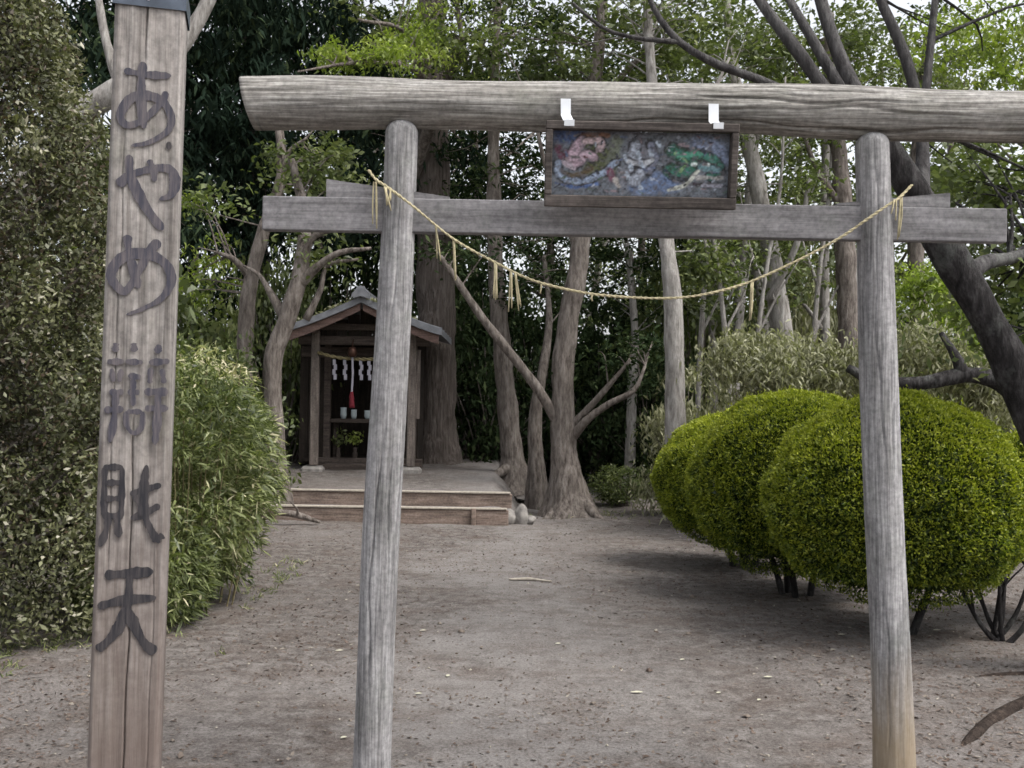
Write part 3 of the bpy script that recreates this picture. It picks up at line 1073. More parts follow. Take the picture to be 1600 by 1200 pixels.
CHARS = {   # brush strokes in picture pixels: (width, points)
    "a": [(9, [(193, 128), (225, 131), (262, 129)]), (12, [(221, 112), (218, 150), (219, 185), (222, 214)]),
          (11, [(255, 154), (248, 170), (222, 200), (198, 211), (188, 197), (202, 171), (226, 163), (250, 171), (262, 194), (255, 216), (228, 235), (203, 242)])],
    "ya": [(12, [(184, 304), (200, 288), (232, 275), (258, 273), (267, 290), (261, 312), (243, 321)]), (9, [(229, 261), (235, 276), (237, 294)]),
           (13, [(200, 256), (203, 290), (224, 334), (249, 367)])],
    "me": [(11, [(197, 378), (199, 402), (207, 434), (213, 459)]),
           (12, [(244, 384), (230, 400), (216, 428), (200, 457), (190, 464), (174, 444), (182, 421), (203, 407), (232, 407), (254, 421), (261, 445), (247, 471), (222, 488), (195, 500)])],
    "ben": [(8, [(181, 543), (179, 557)]), (8, [(168, 572), (192, 571)]), (7, [(174, 582), (177, 602)]), (7, [(188, 582), (185, 602)]), (8, [(170, 618), (191, 617)]),
            (8, [(163, 645), (191, 643)]), (9, [(180, 618), (178, 655), (171, 694)]),
            (8, [(206, 542), (207, 556)]), (8, [(194, 571), (219, 571)]), (8, [(198, 592), (216, 594)]), (8, [(197, 617), (214, 617)]), (7, [(205, 596), (205, 638)]),
            (7, [(195, 646), (196, 668), (206, 679), (217, 669), (219, 646)]), (7, [(196, 647), (218, 646)]),
            (9, [(243, 543), (240, 557)]), (9, [(228, 571), (258, 568)]), (7, [(231, 578), (229, 603)]), (7, [(247, 580), (250, 602)]), (10, [(221, 616), (256, 615)]),
            (9, [(222, 641), (256, 640)]), (10, [(241, 616), (240, 655), (236, 696)])],
    "zai": [(8, [(164, 730), (163, 770), (163, 809)]), (8, [(162, 731), (190, 731)]), (8, [(189, 731), (188, 770), (187, 808)]), (8, [(164, 755), (188, 754)]), (8, [(164, 779), (188, 778)]),
            (10, [(161, 806), (190, 804)]), (9, [(169, 808), (165, 828), (156, 851)]), (9, [(181, 808), (184, 837)]),
            (10, [(200, 772), (220, 765), (245, 757)]), (10, [(201, 809), (222, 800), (243, 788)]), (11, [(224, 727), (219, 770), (222, 805), (230, 826), (240, 843)]), (9, [(236, 843), (248, 833)]),
            (7, [(205, 772), (214, 790), (216, 805)])],
    "ten": [(13, [(163, 894), (195, 892), (233, 889)]), (12, [(153, 941), (190, 932), (237, 929)]), (11, [(199, 893), (197, 930), (194, 950)]), (13, [(197, 930), (186, 966), (170, 990), (152, 1006)]),
            (13, [(195, 944), (206, 972), (220, 998), (236, 1012)])],
}


def character(key, mat):
    prts = []
    for si, (w, pts) in enumerate(CHARS[key]):
        up_ = []
        for (px, py) in pts:
            xl = 182 - 44 * (py - 28) / 1172.0
            up_.append(((px - xl) / 713.0 - SW / 2 + 0.003, v_of(py)))
        n = 14 * len(pts)
        p = smooth_path(np.array(up_), n)
        d = np.gradient(p, axis=0)
        d /= np.linalg.norm(d, axis=1)[:, None]
        nrm = np.stack([-d[:, 1], d[:, 0]], -1)
        s = np.linspace(0, 1, n)
        hw = w / 713.0 / 2 * (1.12 + 0.22 * np.cos(s * 9 + si) + 0.12 * vnoise(np.stack([s * 9, s * 0 + si, s * 0], -1)))
        cap_ = np.sqrt(np.clip(1 - np.clip(1 - s * n / 5.0, 0, 1) ** 2, 0.05, 1)) * np.sqrt(np.clip(1 - np.clip(1 - (1 - s) * n / 5.0, 0, 1) ** 2, 0.05, 1))
        hw = hw * cap_ * (1 + 0.10 * vnoise(np.stack([s * n * 0.45, s * 0 + si * 3.3, s * 0 + 7], -1)))
        if key in ("a", "ya", "me") and len(pts) > 5:
            hw = hw * np.interp(s, [0, 0.75, 1], [1, 1, 0.45])
        lvl = SD / 2 + 0.0024 + 0.00030 * si + 0.00028 * s
        L_ = sgn_pt(p[:, 0] + nrm[:, 0] * hw, p[:, 1] + nrm[:, 1] * hw, lvl)
        R_ = sgn_pt(p[:, 0] - nrm[:, 0] * hw, p[:, 1] - nrm[:, 1] * hw, lvl)
        v = np.stack([L_, R_], 1).reshape(-1, 3)
        k = np.arange(n - 1) * 2
        prts.append((v, np.stack([k, k + 1, k + 3, k + 2], -1)))
    v, f = merge(prts)
    o = build("painted_character", v, f, mat, sign, False)
    return o


for key, mt, lab in (("a", 'ink_worn', "worn hiragana character at the top"), ("ya", 'ink_worn', "worn second hiragana character"), ("me", 'ink_worn', "worn third hiragana character"),
                     ("ben", 'ink_worn', "worn dense kanji in the middle"), ("zai", 'ink', "dark two part kanji"), ("ten", 'ink', "bold dark kanji at the bottom")):
    character(key, M[mt])["label"] = lab

# ================================================================== STEPS AND SHRINE
steps = thing("timber_steps", (-1.9, 13.1, 0), "two low timber step edges below the little shrine", "steps")
for (x0, x1, y, z0, z1) in ((-3.55, -0.02, 13.06, -0.03, 0.175), (-3.45, 0.02, 13.55, 0.14, 0.335)):
    c = np.array([(x0 + x1) / 2, y, (z0 + z1) / 2])
    box("timber", c, (x1 - x0, 0.075, z1 - z0), M['step'], steps, 0.01, None, warp=0.012)
    box("timber_cap", c + [0.05, -0.004, (z1 - z0) / 2 + 0.012], (x1 - x0 - 0.14, 0.10, 0.022), M['twig'], steps, 0.004, None, warp=0.006)
for x in (-3.05, -1.75, -0.45):
    box("stake", (x, 13.0, 0.07), (0.055, 0.045, 0.24), M['step'], steps, 0.006)

SX, SY, SZ = -2.13, 15.2, 0.47
shrine = thing("wooden_shrine", (SX, SY, SZ), "small dark open-fronted wooden shrine with curved gable roof behind the left torii post", "shrine")


def S(x, y, z):
    return np.array([SX + x, SY + y, SZ + z])


for x in (-0.72, 0.68):
    q = box("foundation_stone", S(x, 0, 0.03), (0.3, 0.3, 0.12), M['stone'], shrine, 0.035, warp=0.02)
    box("front_post", S(x, 0, 0.09 + 0.97), (0.115, 0.115, 1.94), M['shrine_z'], shrine, 0.012)
box("crossbeam", S(-0.02, 0.0, 1.90), (1.9, 0.09, 0.13), M['shrine_x'], shrine, 0.01)
box("crossbeam", S(-0.02, 0.02, 2.10), (1.5, 0.07, 0.10), M['shrine_x'], shrine, 0.01)
# body of the hall
for i in range(3):
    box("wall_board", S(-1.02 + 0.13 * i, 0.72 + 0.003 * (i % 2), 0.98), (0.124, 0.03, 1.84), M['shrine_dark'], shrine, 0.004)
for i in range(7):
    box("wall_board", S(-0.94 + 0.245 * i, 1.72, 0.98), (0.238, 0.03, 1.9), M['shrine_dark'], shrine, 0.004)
for s in (-1, 1):
    for i in range(4):
        box("wall_board", S(-1.06 if s < 0 else 0.70, 0.84 + 0.235 * i, 0.98), (0.03, 0.228, 1.9), M['shrine_dark'], shrine, 0.004)
for x in (-0.66, 0.64):
    box("inner_post", S(x, 0.70, 1.0), (0.10, 0.10, 1.9), M['shrine_x'], shrine, 0.008)
box("lintel", S(-0.18, 0.70, 1.76), (1.76, 0.09, 0.16), M['shrine_x'], shrine, 0.008)
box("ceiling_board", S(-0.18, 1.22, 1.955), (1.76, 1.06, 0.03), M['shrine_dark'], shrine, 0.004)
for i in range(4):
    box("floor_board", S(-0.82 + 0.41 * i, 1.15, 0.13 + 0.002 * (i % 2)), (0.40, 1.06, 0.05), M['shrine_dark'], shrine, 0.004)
box("sill", S(0, 0.60, 0.09), (1.6, 0.12, 0.16), M['shrine_x'], shrine, 0.01)
box("doorstep", S(-0.02, 0.36, 0.05), (1.25, 0.3, 0.1), M['shrine_x'], shrine, 0.012)
box("altar_shelf", S(-0.02, 0.86, 0.725), (1.2, 0.34, 0.06), M['shrine_x'], shrine, 0.006)
for x in (-0.55, 0.5):
    box("shelf_leg", S(x, 0.86, 0.425), (0.07, 0.07, 0.53), M['shrine_x'], shrine, 0.006)
box("hanging_board", S(0.76, 0.03, 1.28), (0.075, 0.02, 1.0), M['shrine_z'], shrine, 0.004)

# roof: two concave slopes, thick edge, bargeboards
HS = 1.13


def roof_z(x):
    return 1.97 + 0.44 * (np.clip(1 - np.abs(x) / HS, 0, 1) ** 1.22)


def slope(s):
    n = 14
    x = np.linspace(0, HS, n) * s
    v, f = [], []
    for y in (-0.52, 1.95):
        for xx in x:
            v += [S(xx, y, roof_z(xx) + 0.09), S(xx, y, roof_z(xx))]
    k = 2 * n
    for i in range(n - 1):
        a = 2 * i
        f += [(a, a + 2, a + 3, a + 1), (a + k, a + k + 1, a + k + 3, a + k + 2), (a, a + k, a + k + 2, a + 2), (a + 1, a + 3, a + k + 3, a + k + 1)]
    e = 2 * (n - 1)
    f += [(e, e + k, e + k + 1, e + 1)]
    return build("roof_slope", v, f, M['roof'], shrine, False)


def barge(s):
    n = 12
    x = np.linspace(0.02, HS - 0.04, n) * s
    v, f = [], []
    for y in (-0.47, -0.43):
        for xx in x:
            d = 0.10 + 0.035 * abs(xx) / HS
            v += [S(xx, y, roof_z(xx) - 0.004), S(xx, y, roof_z(xx) - d)]
    k = 2 * n
    for i in range(n - 1):
        a = 2 * i
        f += [(a, a + 2, a + 3, a + 1), (a + k, a + k + 1, a + k + 3, a + k + 2), (a + 1, a + 3, a + k + 3, a + k + 1)]
    e = 2 * (n - 1)
    f += [(0, 1, k + 1, k), (e, e + k, e + k + 1, e + 1)]
    return build("bargeboard", v, f, M['barge'], shrine, False)


for s in (-1, 1):
    sl = slope(s)
    for i in range(5):
        y = -0.4 + 0.55 * i
        p = [S(xx * s, y, roof_z(xx) + 0.098) for xx in np.linspace(0.05, HS, 8)]
        tube("roof_seam", p, 0.014, M['roof'], sl, 6, 8)
    barge(s)
    tube("purlin", [S(s * 0.72, -0.42, roof_z(0.72) - 0.06), S(s * 0.72, 1.8, roof_z(0.72) - 0.06)], 0.05, M['shrine_x'], shrine, 8)
box("ridge_cap", S(0, 0.7, 2.54), (0.17, 2.5, 0.11), M['roof'], shrine, 0.02)
# ridge-end ornament
orn = [(-0.14, 2.52), (-0.12, 2.60), (-0.08, 2.64), (-0.05, 2.69), (0, 2.71), (0.05, 2.69), (0.08, 2.64), (0.12, 2.60), (0.14, 2.52), (0, 2.56)]
v = [S(a, -0.60, b_ - 0.07) for a, b_ in orn] + [S(a, -0.545, b_ - 0.07) for a, b_ in orn]
f = [tuple(range(9, -1, -1)), tuple(range(10, 20))] + [(i, (i + 1) % 10, 10 + (i + 1) % 10, 10 + i) for i in range(10)]
build("ridge_ornament", v, f, M['roof'], shrine, False)
# gable infill boards
for i in range(9):
    x = -0.72 + 0.18 * i
    h = roof_z(abs(x) + 0.09) - 1.97
    box("gable_board", S(x, 0.05, 1.97 + h / 2 + 0.16 * 0), (0.172, 0.025, max(0.05, h)), M['shrine_dark'], shrine, 0.003)
# debris caught on the roof edge
rg = np.random.default_rng(4)
nq = 900
xx = rg.uniform(-1.05, 0.75, nq) ** 1
Cq = np.stack([SX + xx, SY + rg.uniform(-0.55, 0.5, nq), SZ + roof_z(xx) + 0.10 + np.abs(rg.normal(size=nq)) * 0.02], -1)
v, f = leaves(Cq, rg.normal(size=(nq, 3)) * [1, 1, 0.4], rg.uniform(0.04, 0.09, nq), rg.uniform(0.02, 0.045, nq), rg, 0.8)
db = build("roof_litter", v, f, M['leaf_pale'], None, False, np.repeat(rg.uniform(0, 1, nq), 4), base=S(0, 0, 2.2))
tag(db, "fallen leaves and moss lying on the front edge of the shrine roof", "litter", kind="stuff")

# shrine fittings
sr = [S(-0.68, -0.075, 1.72), S(-0.45, -0.08, 1.66), S(-0.2, -0.08, 1.635), S(0.0, -0.08, 1.63), S(0.3, -0.08, 1.65), S(0.62, -0.075, 1.72)]
srp = smooth_path(sr, 60)
small_rope = thing("shrine_rope", srp[30], "dull straw rope with white zigzag paper strips under the shrine beam", "rope")
_, u1, w1 = frames(srp)
for k in range(2):
    ph = np.linspace(0, 40, 60) + k * math.pi
    v, f = tube_data(srp + (u1 * np.cos(ph)[:, None] + w1 * np.sin(ph)[:, None]) * 0.012, 0.016, 6)
    build("strand", v, f, M['straw_old'], small_rope)
for x in (-0.43, -0.28, -0.05, 0.07, 0.28, 0.45):
    v, f = [], []
    for j in range(4):
        xo = x + (0.012 if j % 2 else -0.006)
        zt, zb = 1.62 - j * 0.07, 1.62 - (j + 1) * 0.07 - 0.01
        yo = -0.082 - 0.004 * j
        k = len(v)
        for yy in (yo, yo - 0.002):
            v += [S(xo - 0.022, yy, zt), S(xo + 0.022, yy, zt), S(xo + 0.022, yy, zb), S(xo - 0.022, yy, zb)]
        f += [(k, k + 1, k + 2, k + 3), (k + 7, k + 6, k + 5, k + 4), (k, k + 4, k + 5, k + 1), (k + 2, k + 6, k + 7, k + 3), (k + 1, k + 5, k + 6, k + 2), (k, k + 3, k + 7, k + 4)]
    build("paper_strip", v, f, M['paper'], small_rope, False)
bx_ = -0.165
br_ = thing("bell_rope", S(bx_, -0.16, 1.0), "white bell rope with red tassel hanging in the shrine front", "bell rope")
prof = [(0.0, 0.085), (0.035, 0.08), (0.062, 0.045), (0.068, 0.0), (0.06, -0.04), (0.04, -0.065), (0.0, -0.075)]
v, f = [], []
for (r_, z) in prof:
    for j in range(14):
        a = 2 * math.pi * j / 14
        v.append(S(bx_ + max(r_, 0.002) * math.cos(a), -0.16 + max(r_, 0.002) * math.sin(a), 1.72 + z))
for i in range(len(prof) - 1):
    for j in range(14):
        f.append((14 * i + j, 14 * i + (j + 1) % 14, 14 * i + 14 + (j + 1) % 14, 14 * i + 14 + j))
build("bell", v, f, M['brass'], br_)
tube("rope", [S(bx_, -0.16, 1.66), S(bx_ + 0.01, -0.165, 1.4), S(bx_, -0.16, 1.14)], [0.015, 0.016, 0.015], M['paper'], br_, 8, 20, 0.15, 30)
tube("tassel", [S(bx_, -0.16, 1.16), S(bx_ + 0.002, -0.16, 1.09), S(bx_ + 0.005, -0.16, 0.93)], [0.02, 0.032, 0.038], M['red'], br_, 12, 10, 0.2, 40)
tube("bell_hanger", [S(bx_, -0.16, 1.80), S(bx_, -0.10, 1.90), S(bx_, -0.04, 1.93)], 0.008, M['brass'], br_, 6, 6)
for (x, h, w, lb) in ((-0.43, 0.17, 0.05, "tall white cup on the altar shelf, leftmost of three"), (-0.27, 0.14, 0.045, "white cup in the middle of the altar shelf"),
                      (-0.06, 0.13, 0.055, "white cup on the altar shelf nearest the torii post")):
    b0 = S(x, 0.80, 0.756)
    v, f = [], []
    for (rr, zz) in ((0.001, 0), (0.7 * w, 0), (w, 0.35 * h), (w * 0.92, 0.8 * h), (w, h), (w * 0.85, h), (w * 0.8, h * 0.3), (0.001, h * 0.25)):
        for j in range(12):
            a = 2 * math.pi * j / 12
            v.append(b0 + [rr * math.cos(a), rr * math.sin(a), zz])
    for i in range(7):
        for j in range(12):
            f.append((12 * i + j, 12 * i + (j + 1) % 12, 12 * i + 12 + (j + 1) % 12, 12 * i + 12 + j))
    tag(build("offering_cup", v, f, M['cup'], None, True, base=b0), lb, "cup", "offering cups on the altar shelf")
# sprigs in vases under the shelf
for k, (x, lb) in enumerate(((-0.50, "green sprig in a small vase beneath the altar shelf, left one"), (-0.24, "yellowish sprig in a small vase beneath the altar shelf, right one"))):
    b0 = S(x, 0.78, 0.157)
    vt = thing("sprig_vase", b0, lb, "vase", "sprig vases below the altar")
    tube("vase", [b0, b0 + [0, 0, 0.05], b0 + [0, 0, 0.12], b0 + [0, 0, 0.16]], [0.035, 0.045, 0.026, 0.034], M['shrine_x'], vt, 10, 10)
    rg2 = np.random.default_rng(30 + k)
    C = b0 + [0, 0, 0.30] + rg2.normal(size=(60, 3)) * [0.06, 0.05, 0.06]
    v, f = leaves(C, rg2.normal(size=(60, 3)) + [0, 0, 0.6], 0.07, 0.035, rg2, 0.4)
    tag(build("sprig", v, f, M['leaf_bright' if k else 'leaf_mid'], vt, False, np.repeat(rg2.uniform(0.2, 1, 60), 4)), kind="stuff")

# ================================================================== CLIPPED BALL SHRUBS
def ball_shrub(label, c, rad, seed, n=112000, stems=4, zb=0.25, group="clipped ball shrubs beside the path"):
    rng = np.random.default_rng(seed)
    c, rad = np.array(c, float), np.array(rad, float)
    root = thing("ball_shrub", (c[0], c[1], 0), label, "shrub", group)
    d = unit(rng.normal(size=(int(n * 1.15), 3)))
    keep = ~((d[:, 2] < -0.7) & (rng.random(len(d)) < 0.75))
    d = d[keep]
    k = len(d)
    lump = 1 + 0.045 * fbm(d * 2.4 + seed, 2) + 0.03 * vnoise(d * 7 + seed) + 0.022 * vnoise(d * 16 + seed * 2)
    # slightly squared dome
    shape = 1 + 0.02 * (np.abs(d[:, 2]) * np.sqrt(1 - d[:, 2] ** 2)) * 2
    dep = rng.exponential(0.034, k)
    r = (lump * shape)[:, None]
    C = c + d * rad * r - d * dep[:, None]
    D = d + rng.normal(size=(k, 3)) * 0.75 + [0, 0, 0.25]
    sprout = rng.random(k) < 0.02
    C[sprout] += d[sprout] * rng.uniform(0.01, 0.05, sprout.sum())[:, None]
    v, f = leaves(C, D, rng.uniform(0.014, 0.033, k), rng.uniform(0.007, 0.014, k), rng, 0.1, 0.25)
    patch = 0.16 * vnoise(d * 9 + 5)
    tint = np.clip(0.82 + 0.2 * d[:, 2] - dep * 13 + patch + rng.normal(size=k) * 0.16, 0, 1)  # new growth at the tips; lighter top also paints in light from above
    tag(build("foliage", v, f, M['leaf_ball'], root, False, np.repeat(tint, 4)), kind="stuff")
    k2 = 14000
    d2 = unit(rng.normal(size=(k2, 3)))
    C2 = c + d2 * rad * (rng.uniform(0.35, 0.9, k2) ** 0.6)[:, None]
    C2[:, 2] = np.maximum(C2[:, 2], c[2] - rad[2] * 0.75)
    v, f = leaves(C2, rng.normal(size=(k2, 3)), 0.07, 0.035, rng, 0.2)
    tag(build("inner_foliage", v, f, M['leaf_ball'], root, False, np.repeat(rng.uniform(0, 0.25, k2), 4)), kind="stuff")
    for i in range(stems):
        a = 2 * math.pi * i / stems + rng.uniform(-0.5, 0.5)
        b0 = np.array([c[0] + 0.10 * math.cos(a), c[1] + 0.10 * math.sin(a), -0.04])
        e = c + np.array([math.cos(a) * rad[0] * 0.55, math.sin(a) * rad[1] * 0.55, rng.uniform(-0.3, 0.1)])
        mid = b0 * 0.72 + e * 0.28 + [rng.normal() * 0.03, rng.normal() * 0.03, 0.08]
        tube("stem", [b0, mid, e], [0.03, 0.022, 0.012], M['bark_dark'], root, 8, 14, 0.15, 8)
        for _ in range(2):
            e2 = mid + (e - mid) * 0.3 + rng.normal(size=3) * [0.2, 0.2, 0.05] + [0, 0, 0.22]
            tube("stem", [mid, (mid + e2) / 2 + [0, 0, -0.02], e2], [0.016, 0.012, 0.006], M['bark_dark'], root, 6, 8)
    return root


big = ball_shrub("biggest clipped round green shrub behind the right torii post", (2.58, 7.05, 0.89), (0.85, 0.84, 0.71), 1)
rq = np.random.default_rng(99)
for i in range(7):
    p0 = np.array([3.20 + rq.normal() * 0.04, 6.86 + rq.normal() * 0.04, -0.04])
    p2 = p0 + [(-0.30 + 0.11 * i) + rq.normal() * 0.03, rq.normal() * 0.1 + 0.08, rq.uniform(0.5, 0.7)]
    p1 = p0 * 0.6 + p2 * 0.4 + [(-0.30 + 0.11 * i) * 0.12, 0, -0.04]
    tube("stem", [p0, p1, p2], [0.022, 0.015, 0.007], M['bark_dark'], big, 8, 14, 0.2, 9)
    tube("stem", [p1, (p1 + p2) / 2 + rq.normal(size=3) * 0.03, p1 + rq.normal(size=3) * [0.12, 0.08, 0.02] + [0, 0, 0.35]], [0.010, 0.007, 0.004], M['bark_dark'], big, 6, 8)
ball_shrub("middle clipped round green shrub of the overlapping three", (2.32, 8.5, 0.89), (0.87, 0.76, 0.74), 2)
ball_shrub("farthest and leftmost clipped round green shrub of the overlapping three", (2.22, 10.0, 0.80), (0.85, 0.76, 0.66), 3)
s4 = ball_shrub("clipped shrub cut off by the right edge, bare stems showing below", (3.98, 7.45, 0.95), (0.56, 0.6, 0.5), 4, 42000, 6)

# ================================================================== TALL OLIVE HEDGE SHRUB (left)
def column_shrub(name, label, c, rfun, h, seed, n, z0=0.08, mat='leaf_hedge', ll=(0.03, 0.06), ww=(0.013, 0.024), group=None):
    rng = np.random.default_rng(seed)
    root = thing(name, (c[0], c[1], 0), label, "shrub", group)
    z = z0 + (h - z0) * rng.random(n)
    a = rng.uniform(0, 2 * math.pi, n)
    d = np.stack([np.cos(a), np.sin(a), z * 0], -1)
    r = rfun(z / h)
    q = np.stack([np.cos(a) * 1.3, np.sin(a) * 1.3, z * 1.2], -1)
    lump = 1 + 0.16 * fbm(q + seed, 3) + 0.16 * vnoise(q * 4.5 + seed)
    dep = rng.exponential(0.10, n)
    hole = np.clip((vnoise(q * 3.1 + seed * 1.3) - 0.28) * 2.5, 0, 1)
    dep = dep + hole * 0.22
    C = np.array([c[0], c[1], 0]) + d * (r * lump - dep)[:, None] + np.stack([z * 0, z * 0, z], -1)
    C += rng.normal(size=(n, 3)) * 0.03
    D = d * 0.7 + rng.normal(size=(n, 3)) * 0.9 + [0, 0, 0.1]
    v, f = leaves(C, D, rng.uniform(*ll, n) * (0.6 + 0.7 * rng.random(n) ** 2), rng.uniform(*ww, n), rng, 0.3, 0.2)
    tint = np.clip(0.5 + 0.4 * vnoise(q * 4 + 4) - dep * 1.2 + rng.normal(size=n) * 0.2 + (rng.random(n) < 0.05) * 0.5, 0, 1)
    tag(build("foliage", v, f, M[mat], root, False, np.repeat(tint, 4)), kind="stuff")
    prt = []
    for i in range(70):
        zz = rng.uniform(0.1, 0.95) * h
        aa = rng.uniform(0, 2 * math.pi)
        r1 = rfun(np.array([zz / h]))[0] * rng.uniform(0.85, 1.05)
        p0 = np.array([c[0], c[1], max(0.05, zz - 0.5)])
        p1 = np.array([c[0] + r1 * math.cos(aa), c[1] + r1 * math.sin(aa), zz + rng.uniform(-0.1, 0.3)])
        prt.append(tube_data(smooth_path([p0, (p0 + p1) / 2 + rng.normal(size=3) * 0.06, p1], 6), np.linspace(0.018, 0.006, 6), 5, cap=False))
    v, f = merge(prt)
    tag(build("branches", v, f, M['bark_grey'], root, True), kind="stuff")
    tube("trunk", [(c[0], c[1], -0.05), (c[0] + 0.05, c[1], h * 0.5), (c[0], c[1], h * 0.9)], [0.09, 0.06, 0.02], M['bark_grey'], root, 10, 16, 0.15, 4)
    return root


column_shrub("hedge_shrub", "tall olive hedge shrub with rounded shoulder left of the signpost", (-3.31, 6.5), lambda t: 0.86 * np.clip(1 - np.clip((t - 0.40) / 0.56, 0, 1) ** 1.5, 0.02, 1) ** 0.7 * (0.9 + 0.1 * np.clip(t * 6, 0, 1)), 4.7, 41, 105000, ll=(0.028, 0.065), ww=(0.012, 0.027))
column_shrub("hedge_shrub", "olive brown hedge shrub low against the left picture edge", (-4.1, 7.4), lambda t: 0.9 * np.clip(1 - np.clip((t - 0.55) / 0.45, 0, 1) ** 2, 0.02, 1) ** 0.6, 3.2, 43, 22000)

# ================================================================== BAMBOO GRASS BUSH
def sasa(label, c, rad, seed, n, tipcol=0.0):
    rng = np.random.default_rng(seed)
    root = thing("bamboo_grass_bush", (c[0], c[1], 0), label, "bush", "bamboo grass bushes beside the path")
    d = unit(rng.normal(size=(n, 3)))
    r = rng.random(n) ** 0.3
    lump = 1 + 0.14 * fbm(d * 2.2 + seed, 2)
    C = np.array(c) + d * np.array(rad) * (r * lump)[:, None]
    ok = (C[:, 2] > 0.03) & (vnoise(C * 4.2 + seed) < 0.34)
    C, d = C[ok], d[ok]
    n = len(C)
    D = d * [1, 1, 0.4] + rng.normal(size=(n, 3)) * [0.9, 0.9, 0.7] + [0.05, -0.05, 0.0]
    v, f = blades(C, D, rng.uniform(0.04, 0.115, n), rng.uniform(0.009, 0.02, n), rng, 0.2)
    q = C * 2.0
    tint = np.clip(0.45 + 0.3 * vnoise(q) + rng.normal(size=n) * 0.2 + (rng.random(n) < 0.06) * 0.5 + tipcol * (C[:, 2] > c[2] + rad[2] * 0.6), 0, 1)
    tag(build("leaves", v, f, M['leaf_sasa'], root, False, np.repeat(tint, 8)), kind="stuff")
    prt = []
    for i in range(26):
        a, rr = rng.uniform(0, 2 * math.pi), rng.random() ** 0.5
        p0 = np.array([c[0] + rad[0] * 0.5 * rr * math.cos(a), c[1] + rad[1] * 0.6 * rr * math.sin(a), -0.02])
        p1 = np.array([c[0] + rad[0] * 0.95 * rr * math.cos(a), c[1] + rad[1] * 0.95 * rr * math.sin(a), c[2] + rad[2] * 0.9 * math.sqrt(max(0, 1 - rr ** 2))])
        prt.append(tube_data(smooth_path([p0, p0 * 0.5 + p1 * 0.5 + [0, 0, 0.15], p1], 6), np.linspace(0.006, 0.003, 6), 5, cap=False))
    v, f = merge(prt)
    tag(build("stems", v, f, M['straw_old'], root, True), kind="stuff")
    return root


sasa("bright green bamboo grass bush right behind the signpost", (-2.36, 7.75, 0.90), (0.66, 0.90, 0.92), 51, 25000)
sasa("lower bamboo grass clump spilling onto the path at the signpost's right", (-2.42, 7.0, 0.30), (0.46, 0.55, 0.40), 52, 8500)
sasa("pale-tipped bamboo grass bush farther back, next to the shrine", (-2.85, 9.7, 1.02), (0.62, 0.9, 1.05), 53, 11000, 0.45)

# ================================================================== TREES
def W(pts):
    return px_path(pts)


# great cedar behind the shrine
tr, rr = W([(684, 752, 17.6, 92), (683, 690, 17.6, 66), (682, 560, 17.6, 60), (680, 440, 17.6, 58), (676, 200, 17.6, 50), (672, -150, 17.6, 38)])
make_tree("cedar_tree", "thick straight cedar trunk rising just right of the shrine roof", None, [(tr, rr)], 'bark_cedar',
          [('cedar', [B(560, 180, 18.5, 2.6, 1.6, 2.6, 60), B(650, 330, 18.6, 1.8, 1.2, 0.9, 22), B(640, -300, 18, 3.2, 2.4, 3.2, 60)], 1.25, 1.0)],
          flare=(0.75, 5, 0.6, 0.045), seed=61,
          roots=[(np.array([P(700, 735, 17.2), P(730, 745, 16.9), P(768, 757, 16.7)]), [0.16, 0.10, 0.03])])
# dark cedars, upper left
for k, (px, Y, lb, sd) in enumerate(((395, 19.5, "dark cedar filling the upper left behind the signpost", 62), (250, 17.0, "dark cedar hidden mostly behind the signpost top", 63))):
    tr, rr = W([(px, 760, Y, 55), (px + 4, 500, Y, 46), (px, 100, Y, 36), (px, -350, Y, 16)])
    make_tree("cedar_tree", lb, None, [(tr, rr)], 'bark_cedar',
              [('cedar', [B(px + 20, 60, Y - 0.3, 2.3, 1.6, 3.0, 85), B(px - 10, 330, Y, 1.9, 1.3, 1.5, 34), B(px, -400, Y, 2.4, 2.2, 3.2, 50)], 1.25, 1.0)],
              flare=(0.5, 5, 0.2, 0.05), seed=sd)
# pale bare-branched tree left of the shrine
tr, rr = W([(432, 800, 13.4, 40), (430, 690, 13.4, 30), (426, 570, 13.4, 28), (448, 500, 13.4, 28), (468, 430, 13.4, 24), (476, 340, 13.6, 18), (455, 250, 13.8, 12)])
l1, r1 = W([(462, 452, 13.4, 18), (492, 420, 13.3, 14), (530, 395, 13.2, 9), (580, 388, 13.2, 5)])
l2, r2 = W([(446, 502, 13.4, 16), (425, 462, 13.5, 12), (405, 430, 13.6, 7), (380, 415, 13.6, 4)])
l3, r3 = W([(470, 420, 13.4, 14), (490, 370, 13.3, 10), (540, 350, 13.2, 7), (570, 300, 13.2, 4)])
l4, r4 = W([(478, 500, 13.4, 12), (500, 455, 13.4, 9), (512, 415, 13.4, 6), (560, 405, 13.4, 4)])
make_tree("bare_tree", "crooked grey branching tree beside the shrine's left eave", None, [(tr, rr), (l1, r1), (l2, r2), (l3, r3), (l4, r4)], 'bark_grey',
          [('mid', [B(500, 260, 13.8, 0.7, 0.6, 0.5, 10), B(480, 395, 13.6, 0.7, 0.5, 0.3, 6)], 0.9, 0.7)], flare=(0.5, 4, 0, 0.06), seed=64)
tr, rr = W([(385, 800, 14.6, 34), (383, 640, 14.6, 27), (384, 520, 14.6, 25), (392, 440, 14.6, 24), (412, 360, 14.7, 20), (440, 270, 14.8, 16), (430, 150, 15, 10)])
l1, r1 = W([(388, 430, 14.6, 14), (365, 405, 14.5, 10), (340, 395, 14.4, 5)])
l2, r2 = W([(430, 300, 14.7, 10), (450, 240, 14.7, 8), (480, 215, 14.6, 4)])
